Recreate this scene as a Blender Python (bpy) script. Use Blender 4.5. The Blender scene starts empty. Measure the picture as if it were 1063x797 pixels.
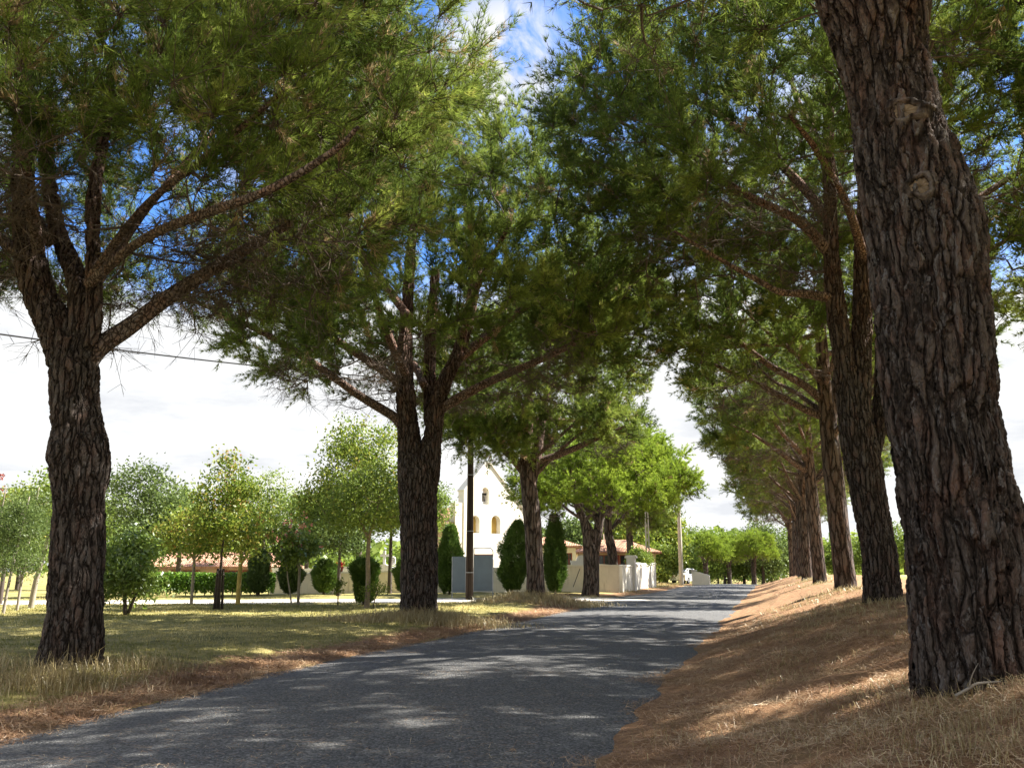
import bpy, math, random
import numpy as np
from mathutils import Vector, Matrix
from mathutils.geometry import tessellate_polygon

rs = np.random.default_rng(7)
random.seed(7)
scene = bpy.context.scene
col = scene.collection
R = math.radians

# ------------------------------------------------------------------ camera
CAM_H = 1.40
F_PX, W_PX, H_PX = 920.0, 1063.0, 797.0
HORIZON = 592.0
TH = math.atan((HORIZON - H_PX/2)/F_PX)
YAW = R(16.0)
FWD = np.array([-math.sin(YAW), math.cos(YAW), 0.0])
RGT = np.array([math.cos(YAW), math.sin(YAW), 0.0])
cam_d = bpy.data.cameras.new('camera')
cam_d.sensor_width = 36.0
cam_d.lens = 36.0*F_PX/W_PX
cam_d.clip_end = 3000
cam_d.clip_start = 0.05
cam = bpy.data.objects.new('camera', cam_d)
col.objects.link(cam)
cam.location = (0, 0, CAM_H)
cam.rotation_euler = (math.pi/2 + TH, 0, YAW)
scene.camera = cam


def at(px, py, D):
    """world point at ground distance D (m) along the view, seen at picture position px, py"""
    t = H_PX/2 - py
    v = F_PX*math.sin(TH) + t*math.cos(TH)
    f = F_PX*math.cos(TH) - t*math.sin(TH)
    lat = (px - W_PX/2)/f*D
    p = FWD*D + RGT*lat
    return np.array([p[0], p[1], CAM_H + v/f*D])


def wid(w, py, D):
    t = H_PX/2 - py
    return w/(F_PX*math.cos(TH) - t*math.sin(TH))*D


def gxy(px, D):
    p = at(px, HORIZON, D)
    return p[0], p[1]

# ------------------------------------------------------------------ noise / terrain


def hash2(ix, iy, s=0):
    n = (ix.astype(np.int64)*374761393 + iy.astype(np.int64)*668265263 + s*69069) & 0x7fffffff
    n = ((n ^ (n >> 13))*1274126177) & 0x7fffffff
    return ((n ^ (n >> 16)) & 0xffff)/65535.0


def vnoise(x, y, s=0):
    x = np.asarray(x, float); y = np.asarray(y, float)
    ix = np.floor(x); iy = np.floor(y)
    fx = x-ix; fy = y-iy
    fx = fx*fx*(3-2*fx); fy = fy*fy*(3-2*fy)
    a = hash2(ix, iy, s); b = hash2(ix+1, iy, s); c = hash2(ix, iy+1, s); d = hash2(ix+1, iy+1, s)
    return (a*(1-fx)+b*fx)*(1-fy)+(c*(1-fx)+d*fx)*fy


def sst(a, b, x):
    t = np.clip((np.asarray(x, float)-a)/(b-a), 0, 1)
    return t*t*(3-2*t)


def road_z(y):
    return np.interp(y, [-40, 20, 50, 75, 90, 110, 160, 400, 900], [0, 0, .06, .16, .1, -.25, -1.4, -1.5, -1.5])


def road_left(y):
    return np.interp(y, [-40, 6, 12, 26, 33, 38, 47, 52, 60, 200],
                     [-6.4, -6.5, -7.05, -7.1, -7.2, -8.2, -8.6, -7.4, -7.1, -7.1])


ROAD_R = -1.25
BASES = {}
# side road centre line (world xy)
SIDE = np.array([gxy(700, 46), gxy(600, 43.5), gxy(520, 41.0), gxy(420, 39.5), gxy(300, 39), gxy(150, 38), gxy(-200, 36), gxy(-900, 34)])


def seg_dist(x, y, pl):
    d = np.full(np.shape(x), 1e9)
    for a, b in zip(pl[:-1], pl[1:]):
        ab = b-a
        t = np.clip(((x-a[0])*ab[0]+(y-a[1])*ab[1])/(ab@ab), 0, 1)
        d = np.minimum(d, np.hypot(x-a[0]-t*ab[0], y-a[1]-t*ab[1]))
    return d


def terrain(x, y):
    x = np.asarray(x, float); y = np.asarray(y, float)
    z = road_z(y)
    bank = np.interp(y, [-40, 0, 7, 19, 28, 40, 75, 110, 160], [.3, .42, .72, .80, .87, .89, .92, .75, .3])
    x0_, x = x, x + np.where(x > -4.2, 1, -1)*(.42*(vnoise(y*.55, x*0+.5, 51)-.5)+.22*(vnoise(y*2.1, x*.5, 52)-.5))
    z = z + bank*(.35*sst(ROAD_R-.05, 2.2, x)+.65*np.clip((x-ROAD_R)/3.5, 0, 1))
    le = road_left(y)
    z = z + .12*sst(0, 1.8, le - x)
    for (bx, by), h, r in (((-9.0, 22.4), .16, 1.5), ((-9.1, 34.9), .32, 1.7), ((-9.0, 10.2), .07, 1.0), ((1.37, 7.3), .07, .75), ((2.1, 18.9), .06, .9)):
        z = z + h*np.exp(-((x-bx)**2+(y-by)**2)/r**2)
    off = np.clip(np.maximum(x-ROAD_R, le-x), 0, 1.5)/1.5
    z = z + off*(.07*(vnoise(x*.9, y*.9, 3)-.5) + .06*(vnoise(x*2.7, y*2.7, 5)-.5)) \
        + (.05*(vnoise(x*3.1, y*3.1, 9)-.35))*sst(-.35, .25, np.maximum(x-ROAD_R, le-x))
    inside = sst(0.35, -0.1, np.maximum(x-ROAD_R, le-x)+.25)
    z = z - .035*sst(.02, .3, np.minimum(ROAD_R-x, x-le))
    x = x0_
    sd = seg_dist(x, y, SIDE)
    z = np.where((sd < 3.6) & (x < ROAD_R), z*sst(2.6, 3.6, sd) + (np.where(x > le, road_z(y)-.035, .07))*(1-sst(2.6, 3.6, sd)), z)
    far = np.hypot(x, y)
    z = z + sst(60, 200, far)*1.2*(vnoise(x*.01, y*.01, 2)-.5)*sst(20, 60, np.abs(x+4))
    return z


def tz(x, y):
    return float(terrain(np.array([x]), np.array([y]))[0])

# ------------------------------------------------------------------ mesh helpers


class MB:
    def __init__(s):
        s.v = []; s.q = []; s.t = []; s.n = 0; s.tint = []

    def add(s, v, q=None, t=None, tint=None):
        v = np.asarray(v, float).reshape(-1, 3)
        if q is not None and len(q): s.q.append(np.asarray(q, np.int64).reshape(-1, 4)+s.n)
        if t is not None and len(t): s.t.append(np.asarray(t, np.int64).reshape(-1, 3)+s.n)
        s.v.append(v); s.n += len(v)
        s.tint.append(np.zeros(len(v)) if tint is None else np.broadcast_to(tint, (len(v),)))
        return s

    def box(s, lo, hi, rot=0.0, c=(0, 0, 0), tint=None):
        lo = np.array(lo, float); hi = np.array(hi, float)
        v = np.array([[x, y, z] for z in (lo[2], hi[2]) for y in (lo[1], hi[1]) for x in (lo[0], hi[0])])
        if rot:
            cr, sr = math.cos(rot), math.sin(rot)
            v[:, :2] = v[:, :2] @ np.array([[cr, sr], [-sr, cr]])
        s.add(v+np.array(c), [[0, 2, 3, 1], [4, 5, 7, 6], [0, 1, 5, 4], [2, 6, 7, 3], [0, 4, 6, 2], [1, 3, 7, 5]], tint=tint)
        return s

    def build(s, name, mat, parent=None, smooth=False, tint=False, loc=None):
        v = np.concatenate(s.v) if s.v else np.zeros((0, 3))
        q = np.concatenate(s.q) if s.q else np.zeros((0, 4), np.int64)
        t = np.concatenate(s.t) if s.t else np.zeros((0, 3), np.int64)
        me = bpy.data.meshes.new(name)
        me.vertices.add(len(v)); me.vertices.foreach_set('co', v.astype(np.float32).ravel())
        nl = q.size+t.size
        me.loops.add(nl)
        me.loops.foreach_set('vertex_index', np.concatenate([q.ravel(), t.ravel()]).astype(np.int32))
        me.polygons.add(len(q)+len(t))
        ls = np.concatenate([np.arange(len(q))*4, q.size+np.arange(len(t))*3]).astype(np.int32)
        me.polygons.foreach_set('loop_start', ls)
        me.polygons.foreach_set('use_smooth', np.full(len(ls), bool(smooth)))
        if tint:
            a = me.attributes.new('tint', 'FLOAT', 'POINT')
            a.data.foreach_set('value', np.concatenate(s.tint).astype(np.float32))
        me.update(calc_edges=True)
        for m_ in (mat if isinstance(mat, (list, tuple)) else [mat]): me.materials.append(m_)
        o = bpy.data.objects.new(name, me); col.objects.link(o)
        if parent is not None: o.parent = parent
        if loc is not None: o.location = loc
        return o


def catmull(P, m):
    P = np.asarray(P, float)
    if len(P) == 2: P = np.array([P[0], (P[0]+P[1])/2, P[1]])
    n = len(P)
    E = np.vstack([2*P[0]-P[1], P, 2*P[-1]-P[-2]])
    u = np.linspace(0, n-1-1e-9, m); i = u.astype(int); f = (u-i)[:, None]
    p0, p1, p2, p3 = E[i], E[i+1], E[i+2], E[i+3]
    return .5*((2*p1)+(-p0+p2)*f+(2*p0-5*p1+4*p2-p3)*f**2+(-p0+3*p1-3*p2+p3)*f**3)


def tube(mb, P, r, nseg=8, m=None, cap=True, lump=0.0, seed=0, tint=None):
    P = np.asarray(P, float); r = np.asarray(r, float)
    if m is None: m = len(P)
    Q = catmull(np.hstack([P, r[:, None]]), m) if m != len(P) or len(P) > 2 else np.hstack([P, r[:, None]])
    if len(Q) != m: m = len(Q)
    C = Q[:, :3]; rr = np.maximum(Q[:, 3], 1e-4)
    T = np.gradient(C, axis=0); T /= np.linalg.norm(T, axis=1)[:, None]+1e-12
    ref = np.array([1.0, 0, 0]) if abs(T[0, 0]) < .8 else np.array([0, 1.0, 0])
    N = np.zeros_like(T); n = ref
    for i in range(m):
        n = n - T[i]*(n@T[i]); n /= np.linalg.norm(n)+1e-12; N[i] = n
    B = np.cross(T, N)
    a = np.arange(nseg)/nseg*2*math.pi
    rad = rr[:, None]*np.ones(nseg)[None]
    if lump:
        L = np.arange(m)[:, None]/max(m-1, 1)
        h = np.linalg.norm(np.diff(C, axis=0), axis=1).sum()
        x = np.cos(a)[None]*1.3+seed; y = np.sin(a)[None]*1.3+L*h*1.1
        rad = rad*(1+lump*2*(vnoise(x+L*h*.8, y, seed)-.5)+lump*(vnoise(x*2.3+9, y*2.3+L*h, seed+1)-.5))
    V = C[:, None]+rad[..., None]*(np.cos(a)[None, :, None]*N[:, None]+np.sin(a)[None, :, None]*B[:, None])
    i = np.arange(m-1)[:, None]*nseg; j = np.arange(nseg)[None]; k = (j+1) % nseg
    q = np.stack([i+j, i+k, i+nseg+k, i+nseg+j], -1).reshape(-1, 4)
    v = V.reshape(-1, 3); t = []
    if cap:
        v = np.vstack([v, C[0], C[-1]])
        e = m*nseg
        t = [[e, (x+1) % nseg, x] for x in range(nseg)]+[[e+1, e-nseg+x, e-nseg+(x+1) % nseg] for x in range(nseg)]
    mb.add(v, q, t, tint)
    return C


def many_tubes(mb, A, B, ra, rb, nseg=3):
    """many short straight tapered twigs in one go"""
    A = np.asarray(A); B = np.asarray(B)
    n = len(A)
    if n == 0: return
    T = B-A; T /= np.linalg.norm(T, axis=1)[:, None]+1e-9
    ref = np.where(np.abs(T[:, 2:3]) < .8, np.array([[0, 0, 1.0]]), np.array([[1.0, 0, 0]]))
    N = np.cross(T, ref); N /= np.linalg.norm(N, axis=1)[:, None]+1e-9
    Bn = np.cross(T, N)
    a = np.arange(nseg)/nseg*2*math.pi
    ring = np.cos(a)[None, :, None]*N[:, None]+np.sin(a)[None, :, None]*Bn[:, None]
    ra = np.broadcast_to(ra, (n,)); rb = np.broadcast_to(rb, (n,))
    V = np.concatenate([A[:, None]+ring*ra[:, None, None], B[:, None]+ring*rb[:, None, None]], 1)
    i = np.arange(n)[:, None]*2*nseg; j = np.arange(nseg)[None]; k = (j+1) % nseg
    q = np.stack([i+j, i+k, i+nseg+k, i+nseg+j], -1).reshape(-1, 4)
    mb.add(V.reshape(-1, 3), q)


def unit(v):
    return v/(np.linalg.norm(v, axis=-1, keepdims=True)+1e-12)


def blades(mb, P, D, L, w, tint, side=None):
    """one narrow triangle per needle / blade"""
    n = len(P)
    if side is None:
        side = rs.normal(size=(n, 3))
    S = np.cross(D, side); S = unit(S)*(np.broadcast_to(w, (n,))[:, None]/2)
    V = np.stack([P-S, P+S, P+D*np.broadcast_to(L, (n,))[:, None]], 1).reshape(-1, 3)
    t = np.arange(3*n).reshape(-1, 3)
    mb.add(V, None, t, np.repeat(tint, 3))


def leaves(mb, P, N, size, tint, asp=.55):
    n = len(P)
    a = unit(np.cross(N, rs.normal(size=(n, 3))))
    b = unit(np.cross(N, a))
    s = np.broadcast_to(size, (n,))[:, None]
    V = np.stack([P-a*s*.5, P+b*s*asp*.5, P+a*s*.5, P-b*s*asp*.5], 1).reshape(-1, 3)
    mb.add(V, np.arange(4*n).reshape(-1, 4), None, np.repeat(tint, 4))


def tag(o, label=None, cat=None, group=None, kind=None):
    if label: o['label'] = label
    if cat: o['category'] = cat
    if group: o['group'] = group
    if kind: o['kind'] = kind
    return o


def thing(name, label, cat, loc, rz=0.0, group=None):
    o = bpy.data.objects.new(name, None); col.objects.link(o)
    o.empty_display_size = .3
    o.location = [float(c) for c in loc]; o.rotation_euler = (0, 0, rz)
    return tag(o, label, cat, group)


def copy_tree(o, loc, rz=0.0, sc=1.0, label=None):
    c = o.copy(); col.objects.link(c)
    c.location = [float(x) for x in loc]; c.rotation_euler = (0, 0, rz)
    c.scale = (sc, sc, sc) if not isinstance(sc, tuple) else sc
    if label: c['label'] = label
    for ch in list(o.children):
        d = ch.copy(); col.objects.link(d); d.parent = c
        for g in list(ch.children):
            e = g.copy(); col.objects.link(e); e.parent = d
    return c


# ------------------------------------------------------------------ materials
class NT:
    def __init__(s, name):
        s.m = bpy.data.materials.new(name); s.m.use_nodes = True
        s.t = s.m.node_tree; s.t.nodes.clear()
        s.out = s.n('ShaderNodeOutputMaterial')

    def n(s, typ, **kw):
        nd = s.t.nodes.new(typ)
        for k, v in kw.items(): setattr(nd, k, v)
        return nd

    def l(s, a, b): s.t.links.new(a, b)

    def val(s, sock, v):
        if isinstance(v, bpy.types.NodeSocket): s.l(v, sock)
        else: sock.default_value = v

    def math(s, op, a, b=None, c=None, clamp=False):
        nd = s.n('ShaderNodeMath', operation=op, use_clamp=clamp)
        s.val(nd.inputs[0], a)
        if b is not None: s.val(nd.inputs[1], b)
        if c is not None: s.val(nd.inputs[2], c)
        return nd.outputs[0]

    def mix(s, f, a, b, mode='MIX'):
        nd = s.n('ShaderNodeMix', data_type='RGBA', blend_type=mode)
        s.val(nd.inputs[0], f)
        for i, v in ((6, a), (7, b)):
            if isinstance(v, bpy.types.NodeSocket): s.l(v, nd.inputs[i])
            else: nd.inputs[i].default_value = (*v[:3], 1)
        return nd.outputs[2]

    def ramp(s, f, stops, interp='LINEAR'):
        nd = s.n('ShaderNodeValToRGB'); cr = nd.color_ramp; cr.interpolation = interp
        while len(cr.elements) < len(stops): cr.elements.new(.5)
        for e, (p, c) in zip(cr.elements, stops):
            e.position = p; e.color = (*(c if not isinstance(c, (int, float)) else (c, c, c)), 1)
        s.val(nd.inputs[0], f)
        return nd.outputs[0]

    def noise(s, vec, scale, detail=4, rough=.55, dist=0.0):
        nd = s.n('ShaderNodeTexNoise'); s.l(vec, nd.inputs['Vector'])
        nd.inputs['Scale'].default_value = scale; nd.inputs['Detail'].default_value = detail
        nd.inputs['Roughness'].default_value = rough; nd.inputs['Distortion'].default_value = dist
        return nd

    def obj(s): return s.n('ShaderNodeTexCoord').outputs['Object']
    def pos(s): return s.n('ShaderNodeNewGeometry').outputs['Position']

    def mapv(s, vec, scale):
        nd = s.n('ShaderNodeMapping'); s.l(vec, nd.inputs[0]); nd.inputs['Scale'].default_value = scale
        return nd.outputs[0]

    def attr(s, name): return s.n('ShaderNodeAttribute', attribute_name=name).outputs['Fac']

    def bump(s, h, strength=.5, dist=.02):
        nd = s.n('ShaderNodeBump'); nd.inputs['Strength'].default_value = strength
        nd.inputs['Distance'].default_value = dist; s.l(h, nd.inputs['Height'])
        return nd.outputs[0]

    def pbr(s, colr, rough=.8, normal=None, spec=.3, metal=0.0):
        nd = s.n('ShaderNodeBsdfPrincipled')
        if isinstance(colr, bpy.types.NodeSocket): s.l(colr, nd.inputs['Base Color'])
        else: nd.inputs['Base Color'].default_value = (*colr, 1)
        s.val(nd.inputs['Roughness'], rough)
        nd.inputs['Specular IOR Level'].default_value = spec
        nd.inputs['Metallic'].default_value = metal
        if normal is not None: s.l(normal, nd.inputs['Normal'])
        s.l(nd.outputs[0], s.out.inputs[0])
        return nd


def leaf_mat(name, stops, trans=.35, gloss=.06, rough=.45):
    m = NT(name)
    c = m.ramp(m.attr('tint'), stops)
    d = m.n('ShaderNodeBsdfDiffuse'); m.l(c, d.inputs[0])
    t = m.n('ShaderNodeBsdfTranslucent'); m.l(m.mix(.35, c, (1, 1, .25), 'MULTIPLY') if False else c, t.inputs[0])
    mx = m.n('ShaderNodeMixShader'); mx.inputs[0].default_value = trans
    m.l(d.outputs[0], mx.inputs[1]); m.l(t.outputs[0], mx.inputs[2])
    g = m.n('ShaderNodeBsdfGlossy'); g.inputs['Roughness'].default_value = rough
    g.inputs['Color'].default_value = (.9, .95, .9, 1)
    m2 = m.n('ShaderNodeMixShader'); m2.inputs[0].default_value = gloss
    m.l(mx.outputs[0], m2.inputs[1]); m.l(g.outputs[0], m2.inputs[2])
    m.l(m2.outputs[0], m.out.inputs[0])
    return m.m


def bark_mat(name, freq=9.0, disp=0.0, red=0.5, grey=.5, dark=1.0, iso=False):
    """deeply fissured pine bark: long interlacing ridges broken into scaly plates"""
    m = NT(name)
    o = m.obj()
    wn = m.noise(m.mapv(o, (1, 1, .55)), 3.0, 4, .6)
    wc = m.n('ShaderNodeVectorMath', operation='SUBTRACT'); m.l(wn.outputs['Color'], wc.inputs[0]); wc.inputs[1].default_value = (.5, .5, .5)
    wv = m.n('ShaderNodeVectorMath', operation='MULTIPLY_ADD')
    m.l(wc.outputs[0], wv.inputs[0]); wv.inputs[1].default_value = (.16, .16, .5); m.l(o, wv.inputs[2])

    def cells(sc, fz, feat='DISTANCE_TO_EDGE'):
        vo = m.n('ShaderNodeTexVoronoi', feature=feat); m.l(m.mapv(wv.outputs[0], (1, 1, .8 if iso else fz)), vo.inputs['Vector'])
        vo.inputs['Scale'].default_value = sc
        return vo
    A = cells(freq, .15); B = cells(freq*2.2, .34); C = cells(freq*2.2, .34, 'F1')
    fine = m.noise(m.mapv(o, (1, 1, .4)), 55, 6, .7)
    mid = m.noise(m.mapv(wv.outputs[0], (1, 1, .22)), 17, 5, .65)
    pa = m.math('SMOOTH_MIN', m.math('MULTIPLY', A.outputs['Distance'], 4.6), .9, .4)
    pb = m.math('SMOOTH_MIN', m.math('MULTIPLY', B.outputs['Distance'], 3.4), .6, .4)
    h = m.math('ADD', m.math('MULTIPLY', pa, .74), m.math('MULTIPLY', pb, .30))
    h = m.math('ADD', h, m.math('MULTIPLY', m.math('SUBTRACT', mid.outputs[0], .45), .6))
    h = m.math('ADD', h, m.math('MULTIPLY', C.outputs['Color'], .12))
    hf = m.math('ADD', h, m.math('MULTIPLY', fine.outputs[0], .30))
    k = dark
    base = m.ramp(hf, [(.10, (.012*k, .0095*k, .008*k)), (.42, (.040*k, .031*k, .026*k)), (.72, (.105*k, .084*k, .072*k)), (1.0, (.19*k, .157*k, .138*k))])
    rd = m.noise(m.mapv(o, (1, 1, .45)), 6.5, 5, .7)
    rf = m.math('MULTIPLY', m.ramp(rd.outputs[0], [(.47, 0.0), (.66, 1.0)]), red)
    base = m.mix(rf, base, m.mix(1.0, base, (1.65, 1.1, .92), 'MULTIPLY'))
    # pale grey scales left on some raised plates
    gf = m.math('MULTIPLY', m.ramp(m.math('ADD', m.math('MULTIPLY', C.outputs['Color'], .5), m.math('MULTIPLY', fine.outputs[0], .6)), [(.66, 0.0), (.76, 1.0)]), grey)
    gf = m.math('MULTIPLY', gf, m.ramp(hf, [(.45, 0.0), (.7, 1.0)]))
    base = m.mix(gf, base, (.30*k, .285*k, .28*k))
    sep = m.n('ShaderNodeSeparateXYZ'); m.l(o, sep.inputs[0])
    up = m.math('MULTIPLY', m.ramp(m.math('MULTIPLY', sep.outputs[2], .1), [(.42, 0.0), (.85, 1.0)]), .42)
    base = m.mix(up, base, m.mix(1.0, base, (2.1, 1.2, .85), 'MULTIPLY'))
    m.pbr(base, .92, m.bump(hf, .9, .03 if not disp else .014), .12)
    if disp:
        dn = m.n('ShaderNodeDisplacement'); dn.inputs['Midlevel'].default_value = .72
        dn.inputs['Scale'].default_value = disp
        m.l(hf, dn.inputs['Height']); m.l(dn.outputs[0], m.out.inputs['Displacement'])
        m.m.displacement_method = 'BOTH'
    return m.m


def simple_mat(name, c, rough=.7, var=.12, scale=3.0, bump=.2, bscale=40, spec=.3, metal=0.0):
    m = NT(name); o = m.obj()
    n1 = m.noise(o, scale, 5, .6)
    cc = m.mix(m.ramp(n1.outputs[0], [(.3, 0.0), (.7, 1.0)]), tuple(x*(1-var) for x in c), tuple(min(x*(1+var), .95) for x in c))
    n2 = m.noise(o, bscale, 4)
    m.pbr(cc, rough, m.bump(n2.outputs[0], bump, .01), spec, metal)
    return m.m


M_BARK_NEAR = bark_mat('bark_near', 13.5, .06, .6, .75, .54)
M_BARK_MID = bark_mat('bark_mid', 13.0, .055, .5, .55, .54)
M_BARK = bark_mat('bark', 8.0, 0, .45, .4, .65)
M_LIMB = bark_mat('limb_bark', 15.0, 0, .45, .55, .95, True)
M_TWIG = simple_mat('twig', (.105, .08, .062), .9, .35, 4, .3, 30)
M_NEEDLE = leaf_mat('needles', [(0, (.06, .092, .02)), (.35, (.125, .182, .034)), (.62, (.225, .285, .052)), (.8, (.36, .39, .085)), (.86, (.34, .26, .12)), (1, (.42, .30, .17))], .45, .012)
M_NEEDLE_LIT = leaf_mat('needles_sunlit', [(0, (.11, .17, .02)), (.4, (.22, .31, .035)), (.8, (.36, .45, .06)), (.93, (.24, .22, .07)), (1, (.24, .15, .085))], .45, .012)  # lighter needle green, with the sunlight on these crowns put into the colour
M_LEAF = leaf_mat('leaf_green', [(0, (.055, .095, .016)), (.5, (.15, .215, .034)), (.85, (.25, .31, .05)), (1, (.35, .33, .065))], .45, .02)
M_LEAF_YEL = leaf_mat('leaf_yellowing', [(0, (.06, .11, .016)), (.45, (.16, .22, .03)), (.72, (.31, .33, .05)), (.86, (.40, .26, .07)), (1, (.46, .20, .08))], .45, .02)
M_LEAF_BLUE = leaf_mat('leaf_bluegreen', [(0, (.045, .075, .02)), (.6, (.115, .16, .042)), (1, (.21, .265, .075))], .45, .015)
M_LEAF_GLOSS = leaf_mat('leaf_glossy', [(0, (.06, .10, .016)), (.6, (.15, .22, .035)), (1, (.28, .37, .065))], .38, .05, .35)
M_THUJA = leaf_mat('thuja', [(0, (.03, .065, .012)), (.6, (.085, .155, .022)), (1, (.17, .25, .04))], .3, .04)
M_THUJA_DARK = leaf_mat('yew', [(0, (.022, .045, .014)), (.6, (.055, .095, .022)), (1, (.11, .165, .04))], .25, .04)
M_RED = leaf_mat('red_leaf', [(0, (.16, .03, .02)), (1, (.35, .05, .02))], .3, .06)
M_GRASS = leaf_mat('meadow_grass', [(0, (.09, .115, .026)), (.4, (.23, .22, .06)), (.7, (.43, .365, .14)), (1, (.56, .48, .23))], .3, .03)
M_STRAW = leaf_mat('dry_grass', [(0, (.20, .14, .06)), (.5, (.36, .28, .13)), (1, (.52, .44, .25))], .3, .05)
M_LITTER = leaf_mat('needle_litter', [(0, (.105, .058, .035)), (.45, (.29, .168, .096)), (.8, (.48, .325, .19)), (1, (.62, .50, .33))], .1, .05)
M_MIDBARK = simple_mat('mid_bark', (.22, .175, .13), .88, .35, 6, .5, 25)
M_HEDGE = leaf_mat('hedge_leaf', [(0, (.06, .13, .018)), (.6, (.15, .28, .03)), (1, (.26, .40, .05))], .5, .03, .35)
M_PALEBARK = simple_mat('pale_bark', (.27, .235, .19), .85, .25, 6, .4, 25)
M_DARKBARK = simple_mat('dark_bark', (.07, .055, .045), .9, .3, 6, .5, 25)
M_YELBARK = simple_mat('yellow_bark', (.42, .32, .10), .85, .3, 8, .4, 30)


def asphalt():
    m = NT('asphalt'); p = m.pos()
    f = m.noise(p, 90, 3, .7); g = m.noise(p, 24, 4, .75); b = m.noise(p, .55, 5, .6); c = m.noise(p, 4, 5, .6)
    vo = m.n('ShaderNodeTexVoronoi', feature='F1'); m.l(p, vo.inputs['Vector']); vo.inputs['Scale'].default_value = 55
    st = m.math('ADD', m.math('MULTIPLY', vo.outputs['Color'], .5), m.math('MULTIPLY', g.outputs[0], .5))
    cc = m.ramp(st, [(.25, (.055, .055, .055)), (.5, (.118, .118, .117)), (.68, (.225, .222, .215)), (.85, (.42, .41, .385))])
    cc = m.mix(m.ramp(b.outputs[0], [(.35, 0.0), (.65, .45)]), cc, m.mix(1, cc, (.72, .72, .74), 'MULTIPLY'))
    cc = m.mix(m.ramp(c.outputs[0], [(.5, 0.0), (.72, .35)]), cc, m.mix(1, cc, (1.45, 1.4, 1.35), 'MULTIPLY'))
    h = m.math('ADD', m.math('MULTIPLY', vo.outputs['Distance'], -1.2), m.math('MULTIPLY', g.outputs[0], .6))
    m.pbr(cc, .8, m.bump(h, 1.0, .02), .3)
    return m.m


def ground_mat():
    m = NT('ground'); p = m.pos()
    n1 = m.noise(p, .8, 5, .6); n2 = m.noise(p, 7, 5, .65); n3 = m.noise(p, 60, 4, .7)
    gr = m.ramp(m.math('ADD', m.math('MULTIPLY', n1.outputs[0], .6), m.math('MULTIPLY', n2.outputs[0], .4)),
                [(.35, (.12, .12, .04)), (.5, (.28, .245, .09)), (.62, (.43, .36, .15))])
    gr = m.mix(m.ramp(n3.outputs[0], [(.35, .55), (.6, 0.0)]), gr, m.mix(1, gr, (.45, .45, .4), 'MULTIPLY'))
    li = m.ramp(m.math('ADD', m.math('MULTIPLY', n2.outputs[0], .5), m.math('MULTIPLY', n3.outputs[0], .5)),
                [(.35, (.115, .064, .038)), (.5, (.28, .16, .088)), (.65, (.45, .285, .155))])
    li = m.mix(m.ramp(n1.outputs[0], [(.5, 0.0), (.7, .5)]), li, (.22, .17, .085))
    fi = m.ramp(n1.outputs[0], [(.4, (.36, .29, .14)), (.6, (.46, .37, .19))])
    lf = m.math('MULTIPLY_ADD', m.math('SUBTRACT', n2.outputs[0], .5), .9, m.attr('litter'), clamp=True)
    cc = m.mix(m.ramp(lf, [(.35, 0.0), (.6, 1.0)]), gr, li)
    cc = m.mix(m.attr('field'), cc, fi)
    h = m.math('ADD', n2.outputs[0], m.math('MULTIPLY', n3.outputs[0], .5))
    m.pbr(cc, .95, m.bump(h, .8, .04), .1)
    return m.m


def gravel():
    m = NT('pale_gravel'); p = m.pos()
    a = m.noise(p, 30, 4, .7); b = m.noise(p, 1.2, 5, .6)
    c = m.ramp(a.outputs[0], [(.3, (.38, .34, .29)), (.7, (.62, .57, .50))])
    c = m.mix(m.ramp(b.outputs[0], [(.5, 0.0), (.75, .5)]), c, (.36, .26, .16))
    m.pbr(c, .9, m.bump(a.outputs[0], .5, .02), .2)
    return m.m


def render_mat(name, c, stain=(.42, .33, .2), sf=.5):
    """lime render with rain stains and weathering"""
    m = NT(name); o = m.obj()
    a = m.noise(o, 1.4, 5, .6); b = m.noise(m.mapv(o, (3, 3, .5)), 2.0, 4, .6); f = m.noise(o, 40, 4, .6)
    cc = m.mix(m.ramp(a.outputs[0], [(.35, 0.0), (.7, 1.0)]), c, tuple(x*.86 for x in c))
    cc = m.mix(m.math('MULTIPLY', m.ramp(b.outputs[0], [(.55, 0.0), (.75, 1.0)]), sf), cc, stain)
    m.pbr(cc, .9, m.bump(f.outputs[0], .35, .02), .15)
    return m.m


def tile_mat():
    m = NT('clay_tiles'); o = m.n('ShaderNodeTexCoord').outputs['Object']
    w = m.n('ShaderNodeTexWave', wave_type='BANDS', bands_direction='X'); m.l(o, w.inputs[0]); w.inputs['Scale'].default_value = 2.6; w.inputs['Distortion'].default_value = .6
    w2 = m.n('ShaderNodeTexWave', wave_type='BANDS', bands_direction='Z'); m.l(o, w2.inputs[0]); w2.inputs['Scale'].default_value = 2.2
    vo = m.n('ShaderNodeTexVoronoi'); m.l(o, vo.inputs[0]); vo.inputs['Scale'].default_value = 6
    n = m.noise(o, 3, 5, .7)
    c = m.ramp(m.math('ADD', m.math('MULTIPLY', vo.outputs['Color'], .5), m.math('MULTIPLY', n.outputs[0], .5)),
               [(.2, (.27, .13, .08)), (.5, (.42, .22, .14)), (.8, (.54, .36, .25))])
    h = m.math('ADD', w.outputs['Fac'], m.math('MULTIPLY', w2.outputs['Fac'], .4))
    m.pbr(c, .85, m.bump(h, .9, .05), .15)
    return m.m


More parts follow.
